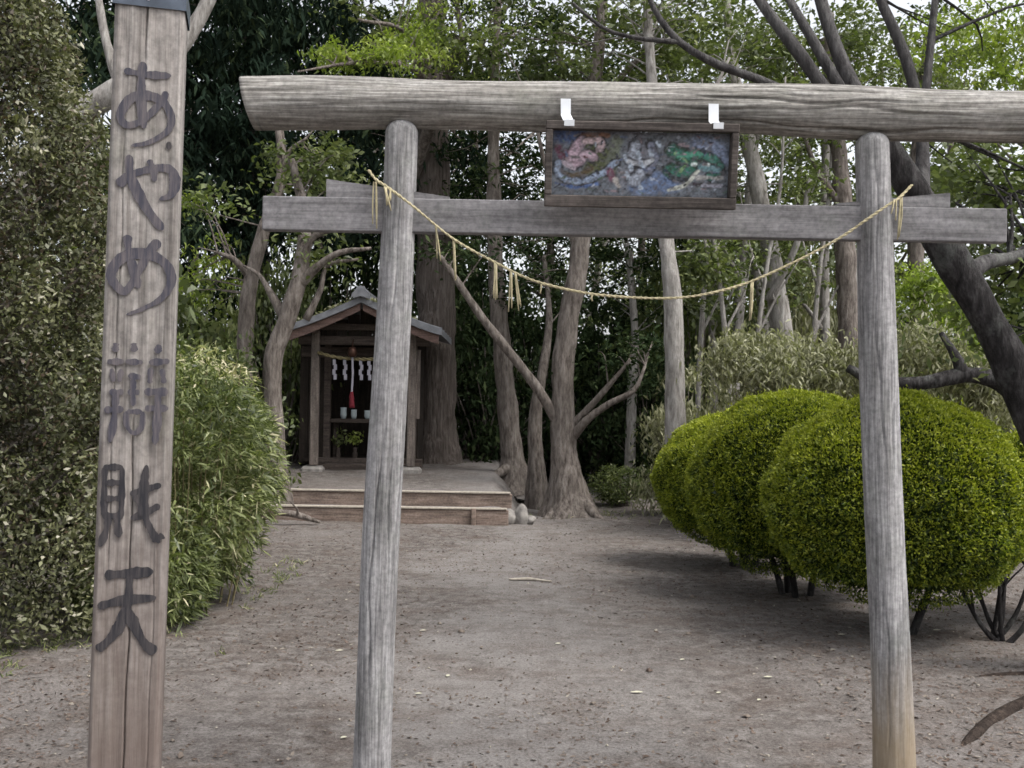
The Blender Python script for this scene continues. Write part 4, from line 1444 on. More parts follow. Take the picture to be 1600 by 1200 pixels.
make_tree("slim_tree", "slim grey trunk left of the crooked tree by the shrine", None, [(tr, rr), (l1, r1), (l2, r2)], 'bark_grey',
          [('bright', [B(330, 430, 14.8, 0.55, 0.5, 0.7, 12), B(310, 320, 14.8, 0.4, 0.4, 0.25, 4)], 0.9, 0.8), ('mid', [B(480, 250, 15, 0.9, 0.7, 0.5, 12)], 0.9, 0.8)],
          flare=(0.4, 4, 1, 0.06), seed=65)
# pale limb crossing behind the signpost's head
tr, rr = W([(-90, 870, 9.6, 62), (-40, 560, 9.6, 52), (30, 300, 9.6, 46), (110, 190, 9.6, 42), (185, 140, 9.6, 36), (270, 85, 9.6, 28), (330, -10, 9.7, 20), (350, -120, 9.8, 12)])
l1, r1 = W([(190, 138, 9.6, 20), (165, 60, 9.7, 14), (150, -30, 9.8, 9)])
make_tree("pale_tree", "pale trunk slanting behind the signpost's top from the hedge", None, [(tr, rr), (l1, r1)], 'bark_pale',
          [('mid', [B(170, 250, 10.2, 0.35, 0.4, 0.3, 9), B(330, -120, 10, 0.9, 0.8, 0.4, 12), B(310, 310, 11, 0.3, 0.3, 0.12, 4)], 0.7, 0.8)], seed=77)
# trunk 800
tr, rr = W([(806, 772, 16.0, 62), (800, 715, 16, 36), (790, 600, 16, 30), (778, 470, 16, 27), (772, 330, 16, 23), (772, 180, 16.2, 17), (780, -60, 16.5, 9)])
make_tree("dark_tree", "slightly bent grey brown trunk between the cedar and the forked tree", None, [(tr, rr)], 'bark_grey',
          [('dark', [B(780, 300, 17, 1.4, 1.0, 0.9, 26), B(770, 120, 17, 1.7, 1.4, 1.5, 26), B(760, -250, 17, 2.4, 2, 2, 34)], 0.95, 0.9)],
          flare=(0.7, 4, 0.5, 0.05), seed=66, roots=[(np.array([P(795, 730, 15.9), P(770, 745, 15.7), P(748, 762, 15.5)]), [0.09, 0.06, 0.02])])
# short twin trunk
tr, rr = W([(842, 800, 15.2, 36), (838, 730, 15.2, 25), (836, 650, 15.2, 21), (846, 590, 15.2, 16), (858, 500, 15.4, 10), (850, 400, 15.6, 6)])
make_tree("young_tree", "thin reddish trunk close to the left of the forked tree", None, [(tr, rr)], 'bark_grey',
          [('dark', [B(850, 430, 15.8, 0.8, 0.6, 0.6, 14)], 0.9, 0.8)], flare=(0.6, 4, 0.5, 0.08), seed=67)
# main forked tree in the middle
tr, rr = W([(889, 822, 14.3, 104), (886, 775, 14.3, 66), (882, 705, 14.3, 42), (880, 610, 14.3, 36), (884, 530, 14.3, 33), (898, 450, 14.3, 32), (908, 380, 14.4, 30), (916, 250, 14.5, 26), (934, 90, 14.7, 20), (950, -120, 15, 10)])
l1, r1 = W([(876, 668, 14.3, 18), (845, 615, 14.2, 15), (800, 555, 14.1, 14), (752, 495, 14.0, 13), (715, 440, 13.9, 11), (688, 400, 13.9, 7)])
l2, r2 = W([(890, 668, 14.3, 13), (925, 632, 14.1, 11), (955, 598, 14.0, 8), (985, 562, 13.9, 5)])
l3, r3 = W([(890, 690, 14.3, 15), (915, 658, 14.1, 13), (950, 632, 14, 10), (990, 610, 13.9, 8), (1008, 572, 13.9, 4)])
l4, r4 = W([(906, 400, 14.4, 14), (880, 330, 14.3, 10), (850, 250, 14.2, 7), (830, 150, 14.2, 4)])
l5, r5 = W([(925, 180, 14.6, 13), (980, 110, 14.4, 9), (1040, 60, 14.2, 5)])
make_tree("forked_tree", "grey tree with flared foot and long left limb at the end of the path", None, [(tr, rr), (l1, r1), (l2, r2), (l3, r3), (l4, r4), (l5, r5)], 'bark_grey',
          [('mid', [B(830, 60, 15, 1.5, 1.2, 0.75, 20), B(980, 60, 15, 1.3, 1.1, 0.8, 18), B(900, -220, 15, 2.3, 2, 1.5, 30)], 0.95, 0.8), ('dark', [B(720, 395, 14.2, 0.5, 0.4, 0.25, 5), B(985, 540, 14.2, 0.6, 0.5, 0.45, 10)], 0.85, 0.7)],
          flare=(0.55, 5, 2.2, 0.05), seed=68,
          roots=[(np.array([P(905, 780, 14.2), P(925, 800, 14.0), P(944, 818, 13.8)]), [0.12, 0.08, 0.02]), (np.array([P(876, 792, 14.2), P(858, 808, 14.0), P(842, 818, 13.9)]), [0.10, 0.06, 0.02])])
# fresh green maple behind the shrine reaching out over the gate's left half
tr, rr = W([(612, 770, 18.4, 30), (615, 500, 18.2, 26), (640, 300, 17.6, 22), (690, 150, 16.5, 16), (720, 60, 16, 10)])
l1, r1 = W([(690, 150, 16.5, 12), (640, 105, 14.5, 9), (560, 98, 13.2, 6), (465, 112, 12.4, 3)])
l2, r2 = W([(672, 200, 17, 12), (640, 60, 15.5, 8), (560, 30, 14.5, 4)])
make_tree("maple_tree", "maple with fresh yellow-green sprays reaching left above the torii top log", None, [(tr, rr), (l1, r1), (l2, r2)], 'bark_grey',
          [('bright', [B(570, 88, 13.2, 0.85, 0.5, 0.14, 22), B(640, 70, 14.5, 0.6, 0.5, 0.28, 14), B(700, 20, 15.5, 0.9, 0.8, 0.4, 12)], 0.85, 0.9), ('mid', [B(720, 80, 16, 1.3, 1, 0.7, 18), B(640, 10, 16, 1.0, 1, 0.6, 12)], 0.9, 0.9)], seed=69)
# slender stem
tr, rr = W([(983, 770, 17.2, 20), (985, 700, 17.2, 16), (988, 600, 17.2, 15), (992, 520, 17.2, 12), (980, 380, 17.3, 8)])
make_tree("young_tree", "slender pale sapling stem right of the forked tree", None, [(tr, rr)], 'bark_pale',
          [('dark', [B(985, 430, 17.4, 1.0, 0.8, 0.9, 20)], 0.95, 0.8)], seed=70)
# pale trunk above the far shrub
tr, rr = W([(1062, 770, 13.0, 40), (1056, 680, 13, 33), (1054, 560, 13, 31), (1050, 450, 13, 28), (1040, 370, 13.1, 24), (1024, 200, 13.3, 20), (1010, 0, 13.6, 13)])
l1, r1 = W([(1040, 370, 13.1, 12), (1070, 290, 13, 9), (1100, 180, 13, 6), (1140, 90, 13, 4)])
make_tree("pale_tree", "pale grey trunk standing directly above the leftmost ball shrub", None, [(tr, rr), (l1, r1)], 'bark_pale',
          [('mid', [B(1040, 40, 14, 1.5, 1.2, 0.9, 34), B(1090, 410, 14.5, 0.5, 0.5, 0.45, 9), B(1020, -200, 14, 2, 2, 1.2, 26)], 0.9, 0.8)], flare=(0.4, 4, 0, 0.05), seed=71)
# pale leaning trunks behind the shrubs
defs = [
    ([(1250, 690, 16, 36), (1225, 540, 16, 32), (1205, 400, 16, 30), (1180, 270, 16, 26), (1150, 130, 16.2, 18), (1130, -40, 16.5, 10)], "pale trunk leaning left behind the middle ball shrub", 72,
     [(1200, 470, 15.9, 14), (1245, 380, 15.6, 10), (1265, 280, 15.5, 6)]),
    ([(1140, 700, 17.5, 20), (1150, 560, 17.5, 18), (1160, 420, 17.5, 16), (1175, 260, 17.5, 13), (1200, 60, 17.5, 8)], "thin pale trunk leaning right beyond the leftmost ball shrub", 73,
     [(1158, 440, 17.5, 9), (1120, 360, 17.3, 6), (1100, 260, 17.2, 3)]),
    ([(1292, 690, 18, 18), (1290, 560, 18, 16), (1288, 420, 18, 15), (1290, 260, 18, 13), (1300, 20, 18, 8)], "thin upright trunk against the bright sky gap left of the right torii post", 74,
     [(1289, 520, 18, 8), (1250, 470, 17.8, 5), (1220, 460, 17.7, 3)]),
    ([(1330, 700, 17, 40), (1328, 560, 17, 34), (1322, 420, 17, 32), (1312, 260, 17, 26), (1290, 60, 17, 16)], "brown grey trunk just left of the right torii post", 75,
     [(1318, 330, 17, 12), (1270, 250, 16.8, 8), (1240, 140, 16.7, 4)]),
    ([(1440, 700, 19, 28), (1436, 500, 19, 26), (1430, 300, 19, 22), (1450, 60, 19, 14)], "dim trunk right of the right torii post", 76,
     [(1432, 340, 19, 10), (1480, 250, 18.8, 6), (1500, 150, 18.8, 3)]),
]
for pts, lb, sd, limb in defs:
    a, c = W(pts)
    e, g = W(limb)
    rng_ = np.random.default_rng(sd)
    px0, Y0 = pts[-2][0], pts[-2][2]
    make_tree("pale_tree", lb, None, [(a, c), (e, g)], 'bark_pale' if sd < 75 else 'bark_grey',
              [('mid', [B(px0, 80, Y0, 1.5, 1.1, 1.0, 26), B(px0 - 40, 330, Y0 + 1, 1.0, 0.8, 0.8, 9), B(px0 + 20, -160, Y0 + 0.5, 2.0, 1.6, 1.3, 24), B(limb[-1][0], limb[-1][1], Y0 - 0.5, 0.5, 0.5, 0.35, 6)], 0.95, 0.75)], seed=sd)

for px, Y, dx, w, sd, lb in ((1088, 16.5, 14, 9, 91, "very thin pale stem leaning right of the pale trunk"), (1118, 18, -10, 11, 92, "thin stem between two pale trunks behind the leftmost ball shrub"),
                             (1170, 15.5, 26, 8, 93, "wispy pale stem above the leftmost ball shrub's right side"), (1215, 18.5, -34, 12, 94, "thin pale stem crossing behind the leaning trunk"),
                             (1262, 17, 18, 9, 95, "wispy pale stem left of the bright sky gap"), (1350, 18.8, -16, 13, 96, "thin stem half hidden by the right torii post"),
                             (1145, 14.6, -22, 8, 97, "wispy stem leaning left above the middle ball shrub")):
    a, c = W([(px, 700, Y, w), (px + dx * 0.4, 560, Y, w), (px + dx, 430, Y, w * 0.85), (px + dx * 1.9, 290, Y, w * 0.6), (px + dx * 2.2, 120, Y, w * 0.35)])
    e, g = W([(px + dx * 0.9, 445, Y, w * 0.6), (px + dx * 0.9 - 22, 385, Y, w * 0.45), (px + dx - 40, 300, Y - 0.1, w * 0.2)])
    e2, g2 = W([(px + dx * 0.6, 520, Y, w * 0.55), (px + dx * 0.6 + 30, 460, Y, w * 0.4), (px + dx + 50, 410, Y - 0.1, w * 0.2)])
    make_tree("young_tree", lb, None, [(a, c), (e, g), (e2, g2)], 'bark_pale',
              [('mid', [B(px + dx, 400, Y + 0.3, 0.6, 0.5, 0.9, 9), B(px + dx * 2, 180, Y + 0.3, 0.9, 0.7, 0.8, 12)], 0.85, 0.7)], seed=sd)

# big dark leaning tree on the right, limbs fanning out above the top log
tr, rr = W([(1800, 1090, 5.85, 150), (1755, 960, 5.85, 96), (1690, 800, 5.85, 76), (1616, 650, 5.85, 60), (1545, 505, 5.85, 54), (1478, 390, 5.85, 53), (1418, 285, 5.85, 48), (1368, 215, 5.85, 44)])
limbs = [(tr, rr)]
for q in (
    [(1385, 245, 5.85, 46), (1345, 160, 5.9, 38), (1312, 90, 6.0, 32), (1285, 10, 6.1, 27), (1262, -80, 6.2, 20)],
    [(1372, 225, 5.85, 36), (1305, 160, 5.8, 31), (1250, 85, 5.8, 27), (1190, 5, 5.9, 22), (1150, -60, 6, 16)],
    [(1320, 150, 5.85, 26), (1268, 60, 5.95, 22), (1228, -10, 6.1, 17)],
    [(1440, 330, 5.9, 34), (1440, 200, 6.1, 28), (1415, 90, 6.2, 24), (1372, -10, 6.3, 19), (1350, -90, 6.4, 14)],
    [(1440, 210, 6.1, 22), (1452, 90, 6.15, 18), (1462, -10, 6.2, 14)],
    [(1350, 205, 5.85, 30), (1260, 160, 5.7, 24), (1190, 126, 5.7, 20), (1115, 98, 5.7, 17), (1058, 62, 5.7, 14), (1020, 10, 5.75, 11), (1000, -50, 5.8, 8)],
    [(1066, 66, 5.7, 11), (1000, 60, 5.7, 10), (945, 45, 5.75, 8), (895, 5, 5.8, 6)],
    [(1500, 440, 5.85, 40), (1540, 410, 5.95, 34), (1590, 400, 6.1, 26), (1660, 360, 6.3, 18)],
):
    limbs.append(W([(a_, b_, c_, d_ * 0.72) for a_, b_, c_, d_ in q]))
make_tree("leaning_tree", "dark trunk leaning in from the right with limbs fanning above the gate", None, limbs, 'bark_dark',
          [('bright', [B(1560, 60, 7.6, 0.62, 0.7, 0.26, 22), B(1490, 20, 8.0, 0.45, 0.6, 0.2, 10), B(1600, 120, 7.6, 0.3, 0.5, 0.12, 6)], 0.62, 0.9),
           ('mid', [B(1545, 280, 6.9, 0.35, 0.4, 0.22, 14), B(1600, 430, 6.6, 0.3, 0.4, 0.5, 20), B(1500, 265, 7.4, 0.3, 0.4, 0.12, 6), B(1250, -160, 6.6, 1.2, 1.0, 0.4, 22), B(1480, -180, 6.8, 1.2, 1.1, 0.4, 22)], 0.62, 0.8)],
          flare=(0.35, 5, 0.3, 0.06), seed=81, limb_bark='bark_sky_lit', root_bark='bark_root',
          roots=[(ground_pts([(1740, 1075), (1650, 1090), (1590, 1110), (1545, 1136), (1512, 1166), (1480, 1200)], [-0.02, -0.02, -0.012, -0.008, -0.010, -0.03]), [0.10, 0.06, 0.042, 0.032, 0.022, 0.010]),
                 (ground_pts([(1690, 1070), (1620, 1062), (1540, 1062), (1470, 1072)], [-0.02, -0.02, -0.016, -0.03]), [0.06, 0.035, 0.022, 0.010])])

# low spreading tree whose horizontal limb shows over the shrubs
tr, rr = W([(1640, 800, 10.6, 60), (1620, 680, 10.6, 46), (1580, 610, 10.6, 34), (1520, 586, 10.6, 24), (1440, 598, 10.6, 20), (1370, 596, 10.6, 18), (1325, 575, 10.6, 12)])
l1, r1 = W([(1505, 588, 10.6, 22), (1495, 560, 10.6, 16), (1470, 520, 10.7, 8)])
l2, r2 = W([(1345, 590, 10.6, 12), (1290, 570, 10.5, 8), (1230, 575, 10.4, 4)])
make_tree("spreading_tree", "low tree with dark horizontal limb over the ball shrubs", None, [(tr, rr), (l1, r1)], 'bark_dark',
          [('pale', [B(1290, 575, 11.6, 0.75, 0.6, 0.28, 60), B(1180, 560, 12.2, 0.6, 0.5, 0.4, 44), B(1440, 545, 11.2, 0.5, 0.5, 0.2, 30), B(1540, 600, 11.4, 0.5, 0.5, 0.3, 36)], 0.7, 1.0),
           ('bright', [B(1450, 470, 12.5, 0.42, 0.5, 0.6, 40), B(1520, 560, 11.5, 0.3, 0.4, 0.3, 14)], 0.75, 1.0)], seed=82, twigs=False)

# ------------------------------------------------------------------ woodland behind: each tree and shrub its own object
def template_tree(kind, seed, bark):
    rng = np.random.default_rng(seed)
    path = smooth_path([(0, 0, -0.1), (rng.normal() * 0.1, 0, 3), (rng.normal() * 0.25, 0, 6.5), (rng.normal() * 0.4, 0, 10.5)], 40)
    tv = tube_data(path, np.linspace(0.17, 0.04, 40), 10, 0.12, 2.5)
    limbs_, pts = [], [path[12:]]
    for i in range(9):
        k = rng.integers(12, 36)
        a = rng.uniform(0, 2 * math.pi)
        p0 = path[k]
        p1 = p0 + np.array([math.cos(a) * rng.uniform(1, 2), math.sin(a) * rng.uniform(1, 2), rng.uniform(0.6, 1.6)])
        lp = smooth_path([p0, (p0 + p1) / 2 + [0, 0, -0.1], p1], 8)
        limbs_.append(tube_data(lp, np.linspace(0.06, 0.015, 8), 6, cap=False))
        pts.append(lp)
    v, f, t_, cl, mt = crown_points([((0, 0, 6.4), (2.1, 2.1, 3.2), 62), ((0, 0, 9.6), (1.6, 1.6, 1.8), 26)], kind, rng, 1.35, 0.75)
    tw = twig_data(cl, np.vstack(pts), rng, 1.8, 0.018)
    lv, lf = merge(limbs_ + tw)
    def mesh(name, v_, f_, m_, tint=None):
        o = build(name, v_, f_, m_, None, tint is None, tint)
        me = o.data
        bpy.data.objects.remove(o)
        return me
    return mesh("trunk", tv[0], tv[1], M[bark]), mesh("limbs", lv, lf, M[bark]), mesh("crown", v, f, mt, t_)


TPL = [template_tree('mid', 201, 'bark_grey'), template_tree('mid', 202, 'bark_pale'), template_tree('dark', 203, 'bark_grey'), template_tree('dark', 204, 'bark_grey')]


def place_tree(name, px, Y, k, s, rz, label, sz=1.0):
    q = P(px, 600, Y)
    root = thing(name, (q[0], Y, 0), label, "tree", "woodland trees behind the shrine and shrubs")
    root.rotation_euler = (0, 0, rz)
    root.scale = (s, s, s * sz)
    for nm, me in zip(("trunk", "limbs", "crown"), TPL[k]):
        o = bpy.data.objects.new(nm, me)
        COL.objects.link(o)
        o.parent = root
        if nm != "trunk":
            o["kind"] = "stuff"


wl_ = [
    (-80, 21, 2, 1.0, 0.3, "dark woodland tree beyond the hedge at the left edge"), (110, 22, 2, 1.05, 1.7, "dark woodland tree behind the hedge shrub's rounded shoulder"),
    (300, 24, 3, 1.1, 2.6, "dark woodland tree right behind the signpost lettering"), (500, 25, 2, 1.15, 0.9, "dark woodland tree behind the shrine's left eave"),
    (740, 23, 3, 1.05, 4.0, "dark woodland tree behind the gap right of the cedar trunk"), (860, 25, 2, 1.0, 5.1, "dark woodland tree behind the forked tree"),
    (1000, 24, 3, 0.95, 0.2, "dark woodland tree behind the slender sapling"), (1110, 27, 0, 1.0, 2.2, "green woodland tree behind the plaque's right end"),
    (1230, 29, 1, 1.0, 3.3, "pale-trunked woodland tree behind the middle ball shrub"), (1390, 28, 0, 1.05, 4.7, "green woodland tree behind the right torii post"),
    (1500, 25, 1, 0.95, 5.6, "pale-trunked woodland tree behind the leaning trunk"), (1640, 22, 0, 0.95, 0.8, "green woodland tree at the right picture edge"),
    (620, 31, 0, 1.15, 1.1, "far green woodland tree above the gate's left half"), (930, 32, 1, 1.1, 2.9, "far woodland tree above the plaque"), (1750, 27, 2, 1.0, 2.0, "dark woodland tree beyond the right edge"),
]
for i, (px, Y, k, s, rz, lb) in enumerate(wl_):
    place_tree("woodland_tree", px, Y, k, s, rz, lb)


def template_bush(kind, seed, n=40):
    rng = np.random.default_rng(seed)
    v, f, t_, cl, mt = crown_points([((0, 0, 1.1), (1.3, 1.0, 1.0), n), ((0.2, 0, 0.5), (1.5, 1.1, 0.5), n // 3)], kind, rng, 1.0, 1.2)
    ok = v.reshape(-1, 4, 3)[:, :, 2].min(1) > -0.05
    v = v.reshape(-1, 4, 3)[ok].reshape(-1, 3)
    t_ = t_.reshape(-1, 4)[ok].reshape(-1)
    f = np.arange(len(v)).reshape(-1, 4)
    prt = []
    for q in cl:
        p0 = np.array([rng.normal() * 0.12, rng.normal() * 0.12, -0.05])
        prt.append(tube_data(smooth_path([p0, (p0 + q) / 2 + [0, 0, 0.12], q], 5), np.linspace(0.022, 0.006, 5), 4, cap=False))
    sv, sf = merge(prt)
    out = []
    for nm, a, c, mm, tt in (("branches", sv, sf, M['bark_grey'], None), ("foliage", v, f, mt, t_)):
        o = build(nm, a, c, mm, None, tt is None, tt)
        out.append(o.data)
        bpy.data.objects.remove(o)
    return out


BUSH = {'dark': template_bush('dark', 301), 'dark2': template_bush('dark', 302), 'mid': template_bush('mid', 303), 'pale': template_bush('pale', 304), 'bright': template_bush('bright', 305, 60)}


def place_bush(px, Y, k, s, sz, rz, label):
    q = P(px, 600, Y)
    root = thing("undergrowth_bush", (q[0], Y, 0), label, "bush", "undergrowth bushes under the trees")
    root.rotation_euler = (0, 0, rz)
    root.scale = (s, s, sz)
    for nm, me in zip(("branches", "foliage"), BUSH[k]):
        o = bpy.data.objects.new(nm, me)
        COL.objects.link(o)
        o.parent = root
        o["kind"] = "stuff"


for (px, Y, k, s, sz, rz, lb) in (
    (330, 13.5, 'mid', 0.7, 1.2, 0.5, "green bush behind the bamboo grass, left of the slim trunk"),
    (120, 10.0, 'mid', 1.0, 1.5, 1.5, "green bush between the hedge shrub and the signpost"),
    (370, 18.0, 'dark2', 1.0, 1.9, 1.4, "dark bush behind the slim grey trunk"),
    (470, 22.5, 'dark', 1.2, 2.1, 0.4, "dark bush behind the crooked tree by the shrine"),
    (250, 16.0, 'mid', 1.0, 1.8, 3.1, "green bush far behind the signpost's right edge"),
    (420, 19.5, 'dark', 1.1, 1.5, 2.4, "dark bush behind the shrine's left wall"),
    (760, 19.0, 'dark2', 1.0, 1.9, 0.1, "dark bush between the cedar trunk and the bent trunk"),
    (850, 20.0, 'dark', 1.1, 1.8, 3.4, "dark bush behind the foot of the forked tree"),
    (950, 19.2, 'dark2', 1.0, 1.7, 4.4, "dark bush left of the slender sapling stem"),
    (1020, 17.5, 'dark', 0.75, 1.2, 5.0, "dark bush beyond the leftmost ball shrub"),
    (975, 15.6, 'mid', 0.42, 0.32, 1.0, "low green tuft at the path end right of the forked tree"),
    (1090, 14.0, 'pale', 0.7, 0.95, 2.0, "pale bush behind the leftmost ball shrub"),
    (1200, 13.2, 'pale', 0.8, 1.05, 2.9, "pale bush behind the middle ball shrub"),
    (1330, 14.2, 'pale', 0.9, 1.0, 3.9, "pale bush behind the right torii post"),
    (1450, 14.0, 'mid', 0.9, 1.2, 4.8, "green bush seen between right torii post and leaning trunk"),
    (1570, 12.5, 'pale', 0.9, 1.1, 5.7, "pale bush behind the leaning trunk"),
    (1140, 20.0, 'mid', 1.2, 1.7, 0.3, "far green bush below the pale leaning trunks"),
    (1280, 21.0, 'mid', 1.2, 1.4, 1.3, "far green bush under the bright sky gap"),
    (1410, 20.0, 'dark', 1.2, 1.6, 2.3, "far dark bush right of the right torii post"),
    (1600, 18.0, 'dark2', 1.2, 1.9, 3.3, "far dark bush at the right edge"),
    (1085, 18.5, 'mid', 1.0, 2.6, 0.9, "tall green bush right of the pale trunk above the leftmost ball shrub"),
    (1170, 22.5, 'mid', 1.3, 3.0, 2.1, "tall far green bush left of the pale leaning trunk"),
    (1255, 19.5, 'pale', 1.0, 2.3, 3.7, "tall pale bush behind the pale leaning trunk"),
    (1345, 23.0, 'mid', 1.3, 2.7, 5.2, "tall far green bush behind the right torii post"),
    (1010, 21.5, 'mid', 1.1, 2.2, 2.7, "tall green bush behind the slender sapling stem"),
    (900, 22.5, 'dark2', 1.1, 1.9, 1.9, "tall dark bush right behind the forked tree's upper trunk"),
    (800, 22.0, 'dark', 1.1, 2.0, 5.5, "tall dark bush behind the bent trunk"),
    (700, 21.5, 'dark2', 1.2, 2.8, 3.0, "tall dark bush behind the cedar trunk"),
    (520, 20.0, 'dark2', 1.2, 2.6, 4.9, "tall dark bush rising behind the shrine's ridge"),
    (440, 17.0, 'mid', 0.7, 2.0, 0.2, "green bush between the slim trunk and the shrine"),
    (1500, 17.5, 'bright', 0.9, 1.9, 1.1, "fresh green bush between right torii post and leaning trunk"),
    (610, 21.0, 'dark', 1.4, 2.0, 4.3, "dark bush directly behind the shrine"),
):
    place_bush(px, Y, k, s, sz, rz, lb)

# ================================================================== SMALL THINGS ON THE GROUND
rg = np.random.default_rng(77)


# leaf litter and grit
n = 90000
yy = 2.6 + 13.5 * rg.random(n) ** 1.25
xx = rg.uniform(-0.62, 0.62, n) * (yy + 1.5)
dens = vnoise(np.stack([xx * 0.9, yy * 0.6, xx * 0], -1)) + 0.6 * vnoise(np.stack([xx * 3, yy * 3, xx * 0], -1)) + 0.25 * np.abs(xx) - 0.1
ok = rg.random(n) < np.clip(0.35 + 0.6 * dens, 0.08, 1)
ok &= ~((yy > 13.0) & (xx < 0.1))
xx, yy = xx[ok], yy[ok]
n = len(xx)
zz = gz(xx, yy) + 0.004
v, f = leaves(np.stack([xx, yy, zz], -1), rg.normal(size=(n, 3)) * [1, 1, 0.12], rg.uniform(0.008, 0.042, n), rg.uniform(0.004, 0.018, n), rg, 1.6, 0.12)
tag(build("leaf_litter", v, f, M['litter'], None, False, np.repeat(np.clip(rg.normal(0.45, 0.22, n), 0, 1), 4)), "brown leaf litter and grit scattered over the trodden earth path", "litter", kind="stuff")

# grit and small pebbles pressed into the earth
ng = 2600
gy_ = 2.7 + 10.5 * rg.random(ng) ** 1.4
gx_ = rg.uniform(-0.6, 0.6, ng) * (gy_ + 1.0)
gr_ = rg.uniform(0.004, 0.011, ng) * (1 + (rg.random(ng) < 0.04) * 1.2)
oc = np.array([(1, 0, 0), (0, 1, 0), (-1, 0, 0), (0, -1, 0), (0, 0, 1), (0, 0, -1), (.6, .6, .4), (-.6, .6, .4), (-.6, -.6, .4), (.6, -.6, .4)], float)
of = np.array([(0, 1, 6), (1, 2, 7), (2, 3, 8), (3, 0, 9), (6, 1, 7), (7, 2, 8), (8, 3, 9), (9, 0, 6), (6, 7, 4), (7, 8, 4), (8, 9, 4), (9, 6, 4)])
pv_ = oc[None] * gr_[:, None, None] * rg.uniform(0.6, 1.3, (ng, 1, 3)) * [1, 1, 0.7] + rg.normal(size=(ng, 10, 3)) * gr_[:, None, None] * 0.15
pv_ += np.stack([gx_, gy_, gz(gx_, gy_) + gr_ * 0.2], -1)[:, None, :]
pf_ = (of[None] + np.arange(ng)[:, None, None] * 10).reshape(-1, 3)
tag(build("path_gravel", pv_.reshape(-1, 3), pf_, M['litter'], None, False, np.repeat(np.clip(rg.normal(0.6, 0.22, ng), 0, 0.97), 10)), "small pebbles and grit pressed into the earth path", "gravel", kind="stuff")

# weeds and dry grass along the verges
nt = 260
tx, ty = [], []
for (cx, cy, sx_, sy_, k) in ((-2.7, 6.35, 0.35, 0.15, 50), (-3.3, 5.75, 0.4, 0.15, 40), (-1.95, 8.6, 0.08, 0.6, 30), (0.9, 14.4, 0.6, 0.3, 50)):
    tx.append(rg.normal(cx, sx_, k)); ty.append(rg.normal(cy, sy_, k))
tx, ty = np.concatenate(tx), np.concatenate(ty)
nb_ = 9
bx2, by2 = np.repeat(tx, nb_) + rg.normal(size=len(tx) * nb_) * 0.02, np.repeat(ty, nb_) + rg.normal(size=len(tx) * nb_) * 0.02
Cw = np.stack([bx2, by2, gz(bx2, by2)], -1)
nw = len(Cw)
v, f = blades(Cw, rg.normal(size=(nw, 3)) * [0.6, 0.6, 0.2] + [0, 0, 0.9], rg.uniform(0.03, 0.11, nw), rg.uniform(0.004, 0.009, nw), rg, 0.4)
tag(build("verge_weeds", v, f, M['leaf_sasa'], None, False, np.repeat(np.clip(rg.normal(0.5, 0.28, nw), 0, 1), 8)), "sparse weeds and dry grass along the path edges", "weeds", kind="stuff")

# pale fallen leaves that show singly
def fallen_leaf(px, py, L, Wd, ang, label):
    c = ground_at(px, py)
    d = np.array([math.cos(ang), math.sin(ang), 0])
    s = np.array([-math.sin(ang), math.cos(ang), 0])
    v, f = [], []
    prof = [(-0.5, 0.05), (-0.3, 0.6), (0, 1.0), (0.25, 0.8), (0.5, 0.05)]
    for t_, w in prof:
        for k in (-1, 0, 1):
            v.append(c + d * L * t_ + s * k * Wd * 0.5 * w + [0, 0, 0.006 + 0.004 * abs(k) * w + 0.008 * t_ * t_])
    for i in range(4):
        for k in range(2):
            a = 3 * i + k
            f.append((a, a + 1, a + 4, a + 3))
    o = build("fallen_leaf", v, f, M['pale'], None, True, base=c)
    tag(o, label, "leaf", "pale fallen leaves on the path")


for px, py, L, w, a, lb in (
    (995, 1084, 0.07, 0.03, 0.1, "palest and largest fallen leaf lying in the middle foreground"),
    (661, 986, 0.05, 0.03, 0.4, "small pale fallen leaf right of the left torii post, the farthest there"),
    (700, 1054, 0.04, 0.025, 1.4, "small upright pale fallen leaf right of the left torii post"),
    (654, 1083, 0.04, 0.022, 0.2, "small pale fallen leaf close beside the left torii post"),
    (1066, 1031, 0.045, 0.022, 0.8, "small pale fallen leaf in a line with two others toward the right"),
    (1200, 1063, 0.05, 0.03, 0.0, "pale fallen leaf left of the right torii post, the bright one"),
    (1123, 1082, 0.035, 0.02, 0.6, "tiny pinkish fallen leaf between the brightest leaf and the right post"),
    (1186, 1096, 0.035, 0.02, 1.0, "tiny pale fallen leaf just below the bright one near the right post"),
    (1464, 987, 0.06, 0.035, 0.2, "pale fallen leaf in the shade right of the right torii post"),
    (872, 1008, 0.04, 0.03, 0.5, "small greyish fallen leaf in the path's middle"),
    (530, 1020, 0.05, 0.03, 0.3, "pale fallen leaf left of the left torii post"),
    (537, 1155, 0.035, 0.025, 0.9, "pale fallen leaf at the foot of the left torii post"),
    (1315, 995, 0.05, 0.03, 0.1, "pale fallen leaf below the biggest ball shrub"),
):
    fallen_leaf(px, py, L, w, a, lb)
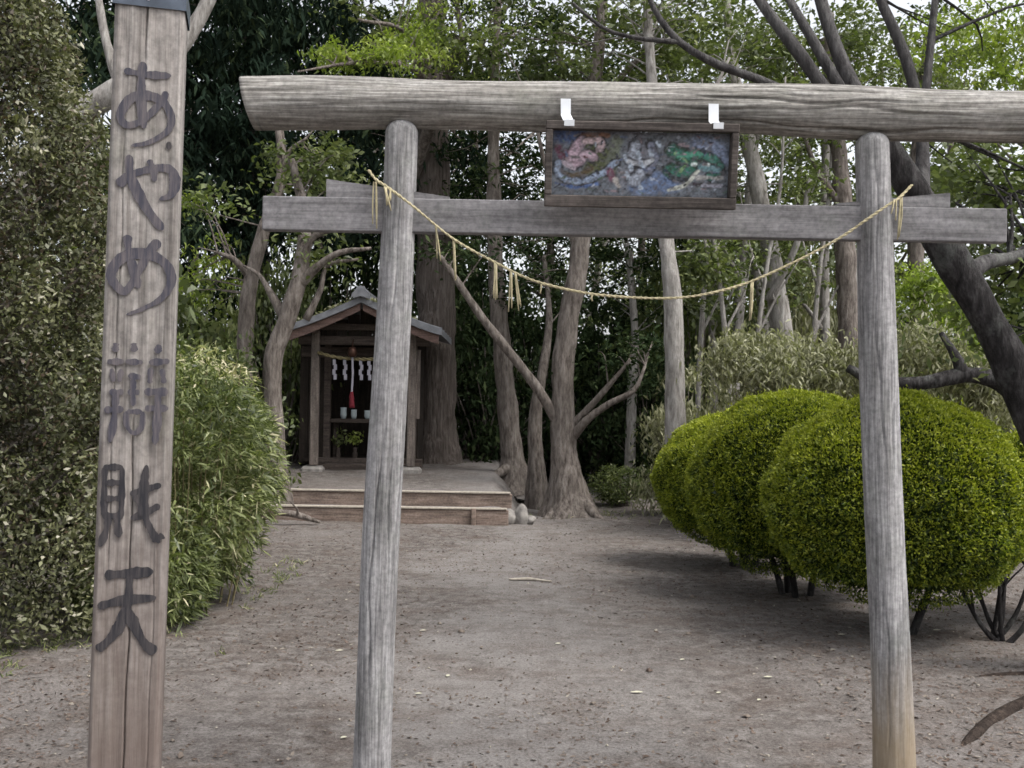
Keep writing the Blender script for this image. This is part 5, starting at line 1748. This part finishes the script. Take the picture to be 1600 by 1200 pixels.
a, c = ground_at(795, 908), ground_at(862, 910)
st = tube("stick", [a + [0, 0, 0.015], (a + c) / 2 + [0, 0.03, 0.02], c + [0, 0, 0.012]], [0.009, 0.013, 0.007], M['twig'], None, 8, 12, 0.2, 12, base=(a + c) / 2)
tag(st, "bleached flat stick lying across the middle of the path", "stick")

# stones beside the steps
def rock(name, c, r, seed, label, mat='stone', group="stones beside the timber steps"):
    bm = bmesh.new()
    bmesh.ops.create_icosphere(bm, subdivisions=3, radius=1.0)
    v = np.array([q.co[:] for q in bm.verts])
    f = [tuple(q.index for q in fc.verts) for fc in bm.faces]
    bm.free()
    v = v * (1 + 0.28 * fbm(v * 1.1 + seed * 3.3, 3))[:, None] * np.array(r)
    tag(build(name, v + np.array(c), f, M[mat], None, True, base=c), label, "stone", group)


for k, (px, py, r, lb) in enumerate((
    (792, 806, (0.13, 0.11, 0.12), "largest pale stone at the right end of the timber steps"),
    (812, 786, (0.10, 0.09, 0.15), "upright pale stone above the largest one by the steps"),
    (772, 815, (0.08, 0.07, 0.06), "small stone left of the largest one below the steps"),
    (826, 812, (0.09, 0.08, 0.06), "low stone against the forked tree's foot"),
    (455, 806, (0.12, 0.1, 0.09), "stone below the bamboo grass at the left end of the steps"),
)):
    q = ground_at(px, py)
    q[1] = min(q[1], 13.2)
    rock("stone", (q[0] * 1.0, q[1], r[2] * 0.5), r, k + 1, lb)
# weathered branch lying at the steps' left end
a, c = P(428, 806, 12.6), P(500, 812, 12.7)
a[2], c[2] = 0.16, 0.03
br2 = thing("fallen_branch", (c[0], c[1], 0), "broken grey branch lying below the bamboo grass by the steps", "branch")
tube("stem", [a, (a + c) / 2 + [0, 0, 0.02], c], [0.045, 0.04, 0.02], M['bark_grey'], br2, 9, 16, 0.2, 7)
tube("side_shoot", [(a + c) / 2, (a + c) / 2 + [0.02, -0.1, 0.10], (a + c) / 2 + [-0.06, -0.16, 0.2]], [0.02, 0.014, 0.006], M['bark_grey'], br2, 7, 8)
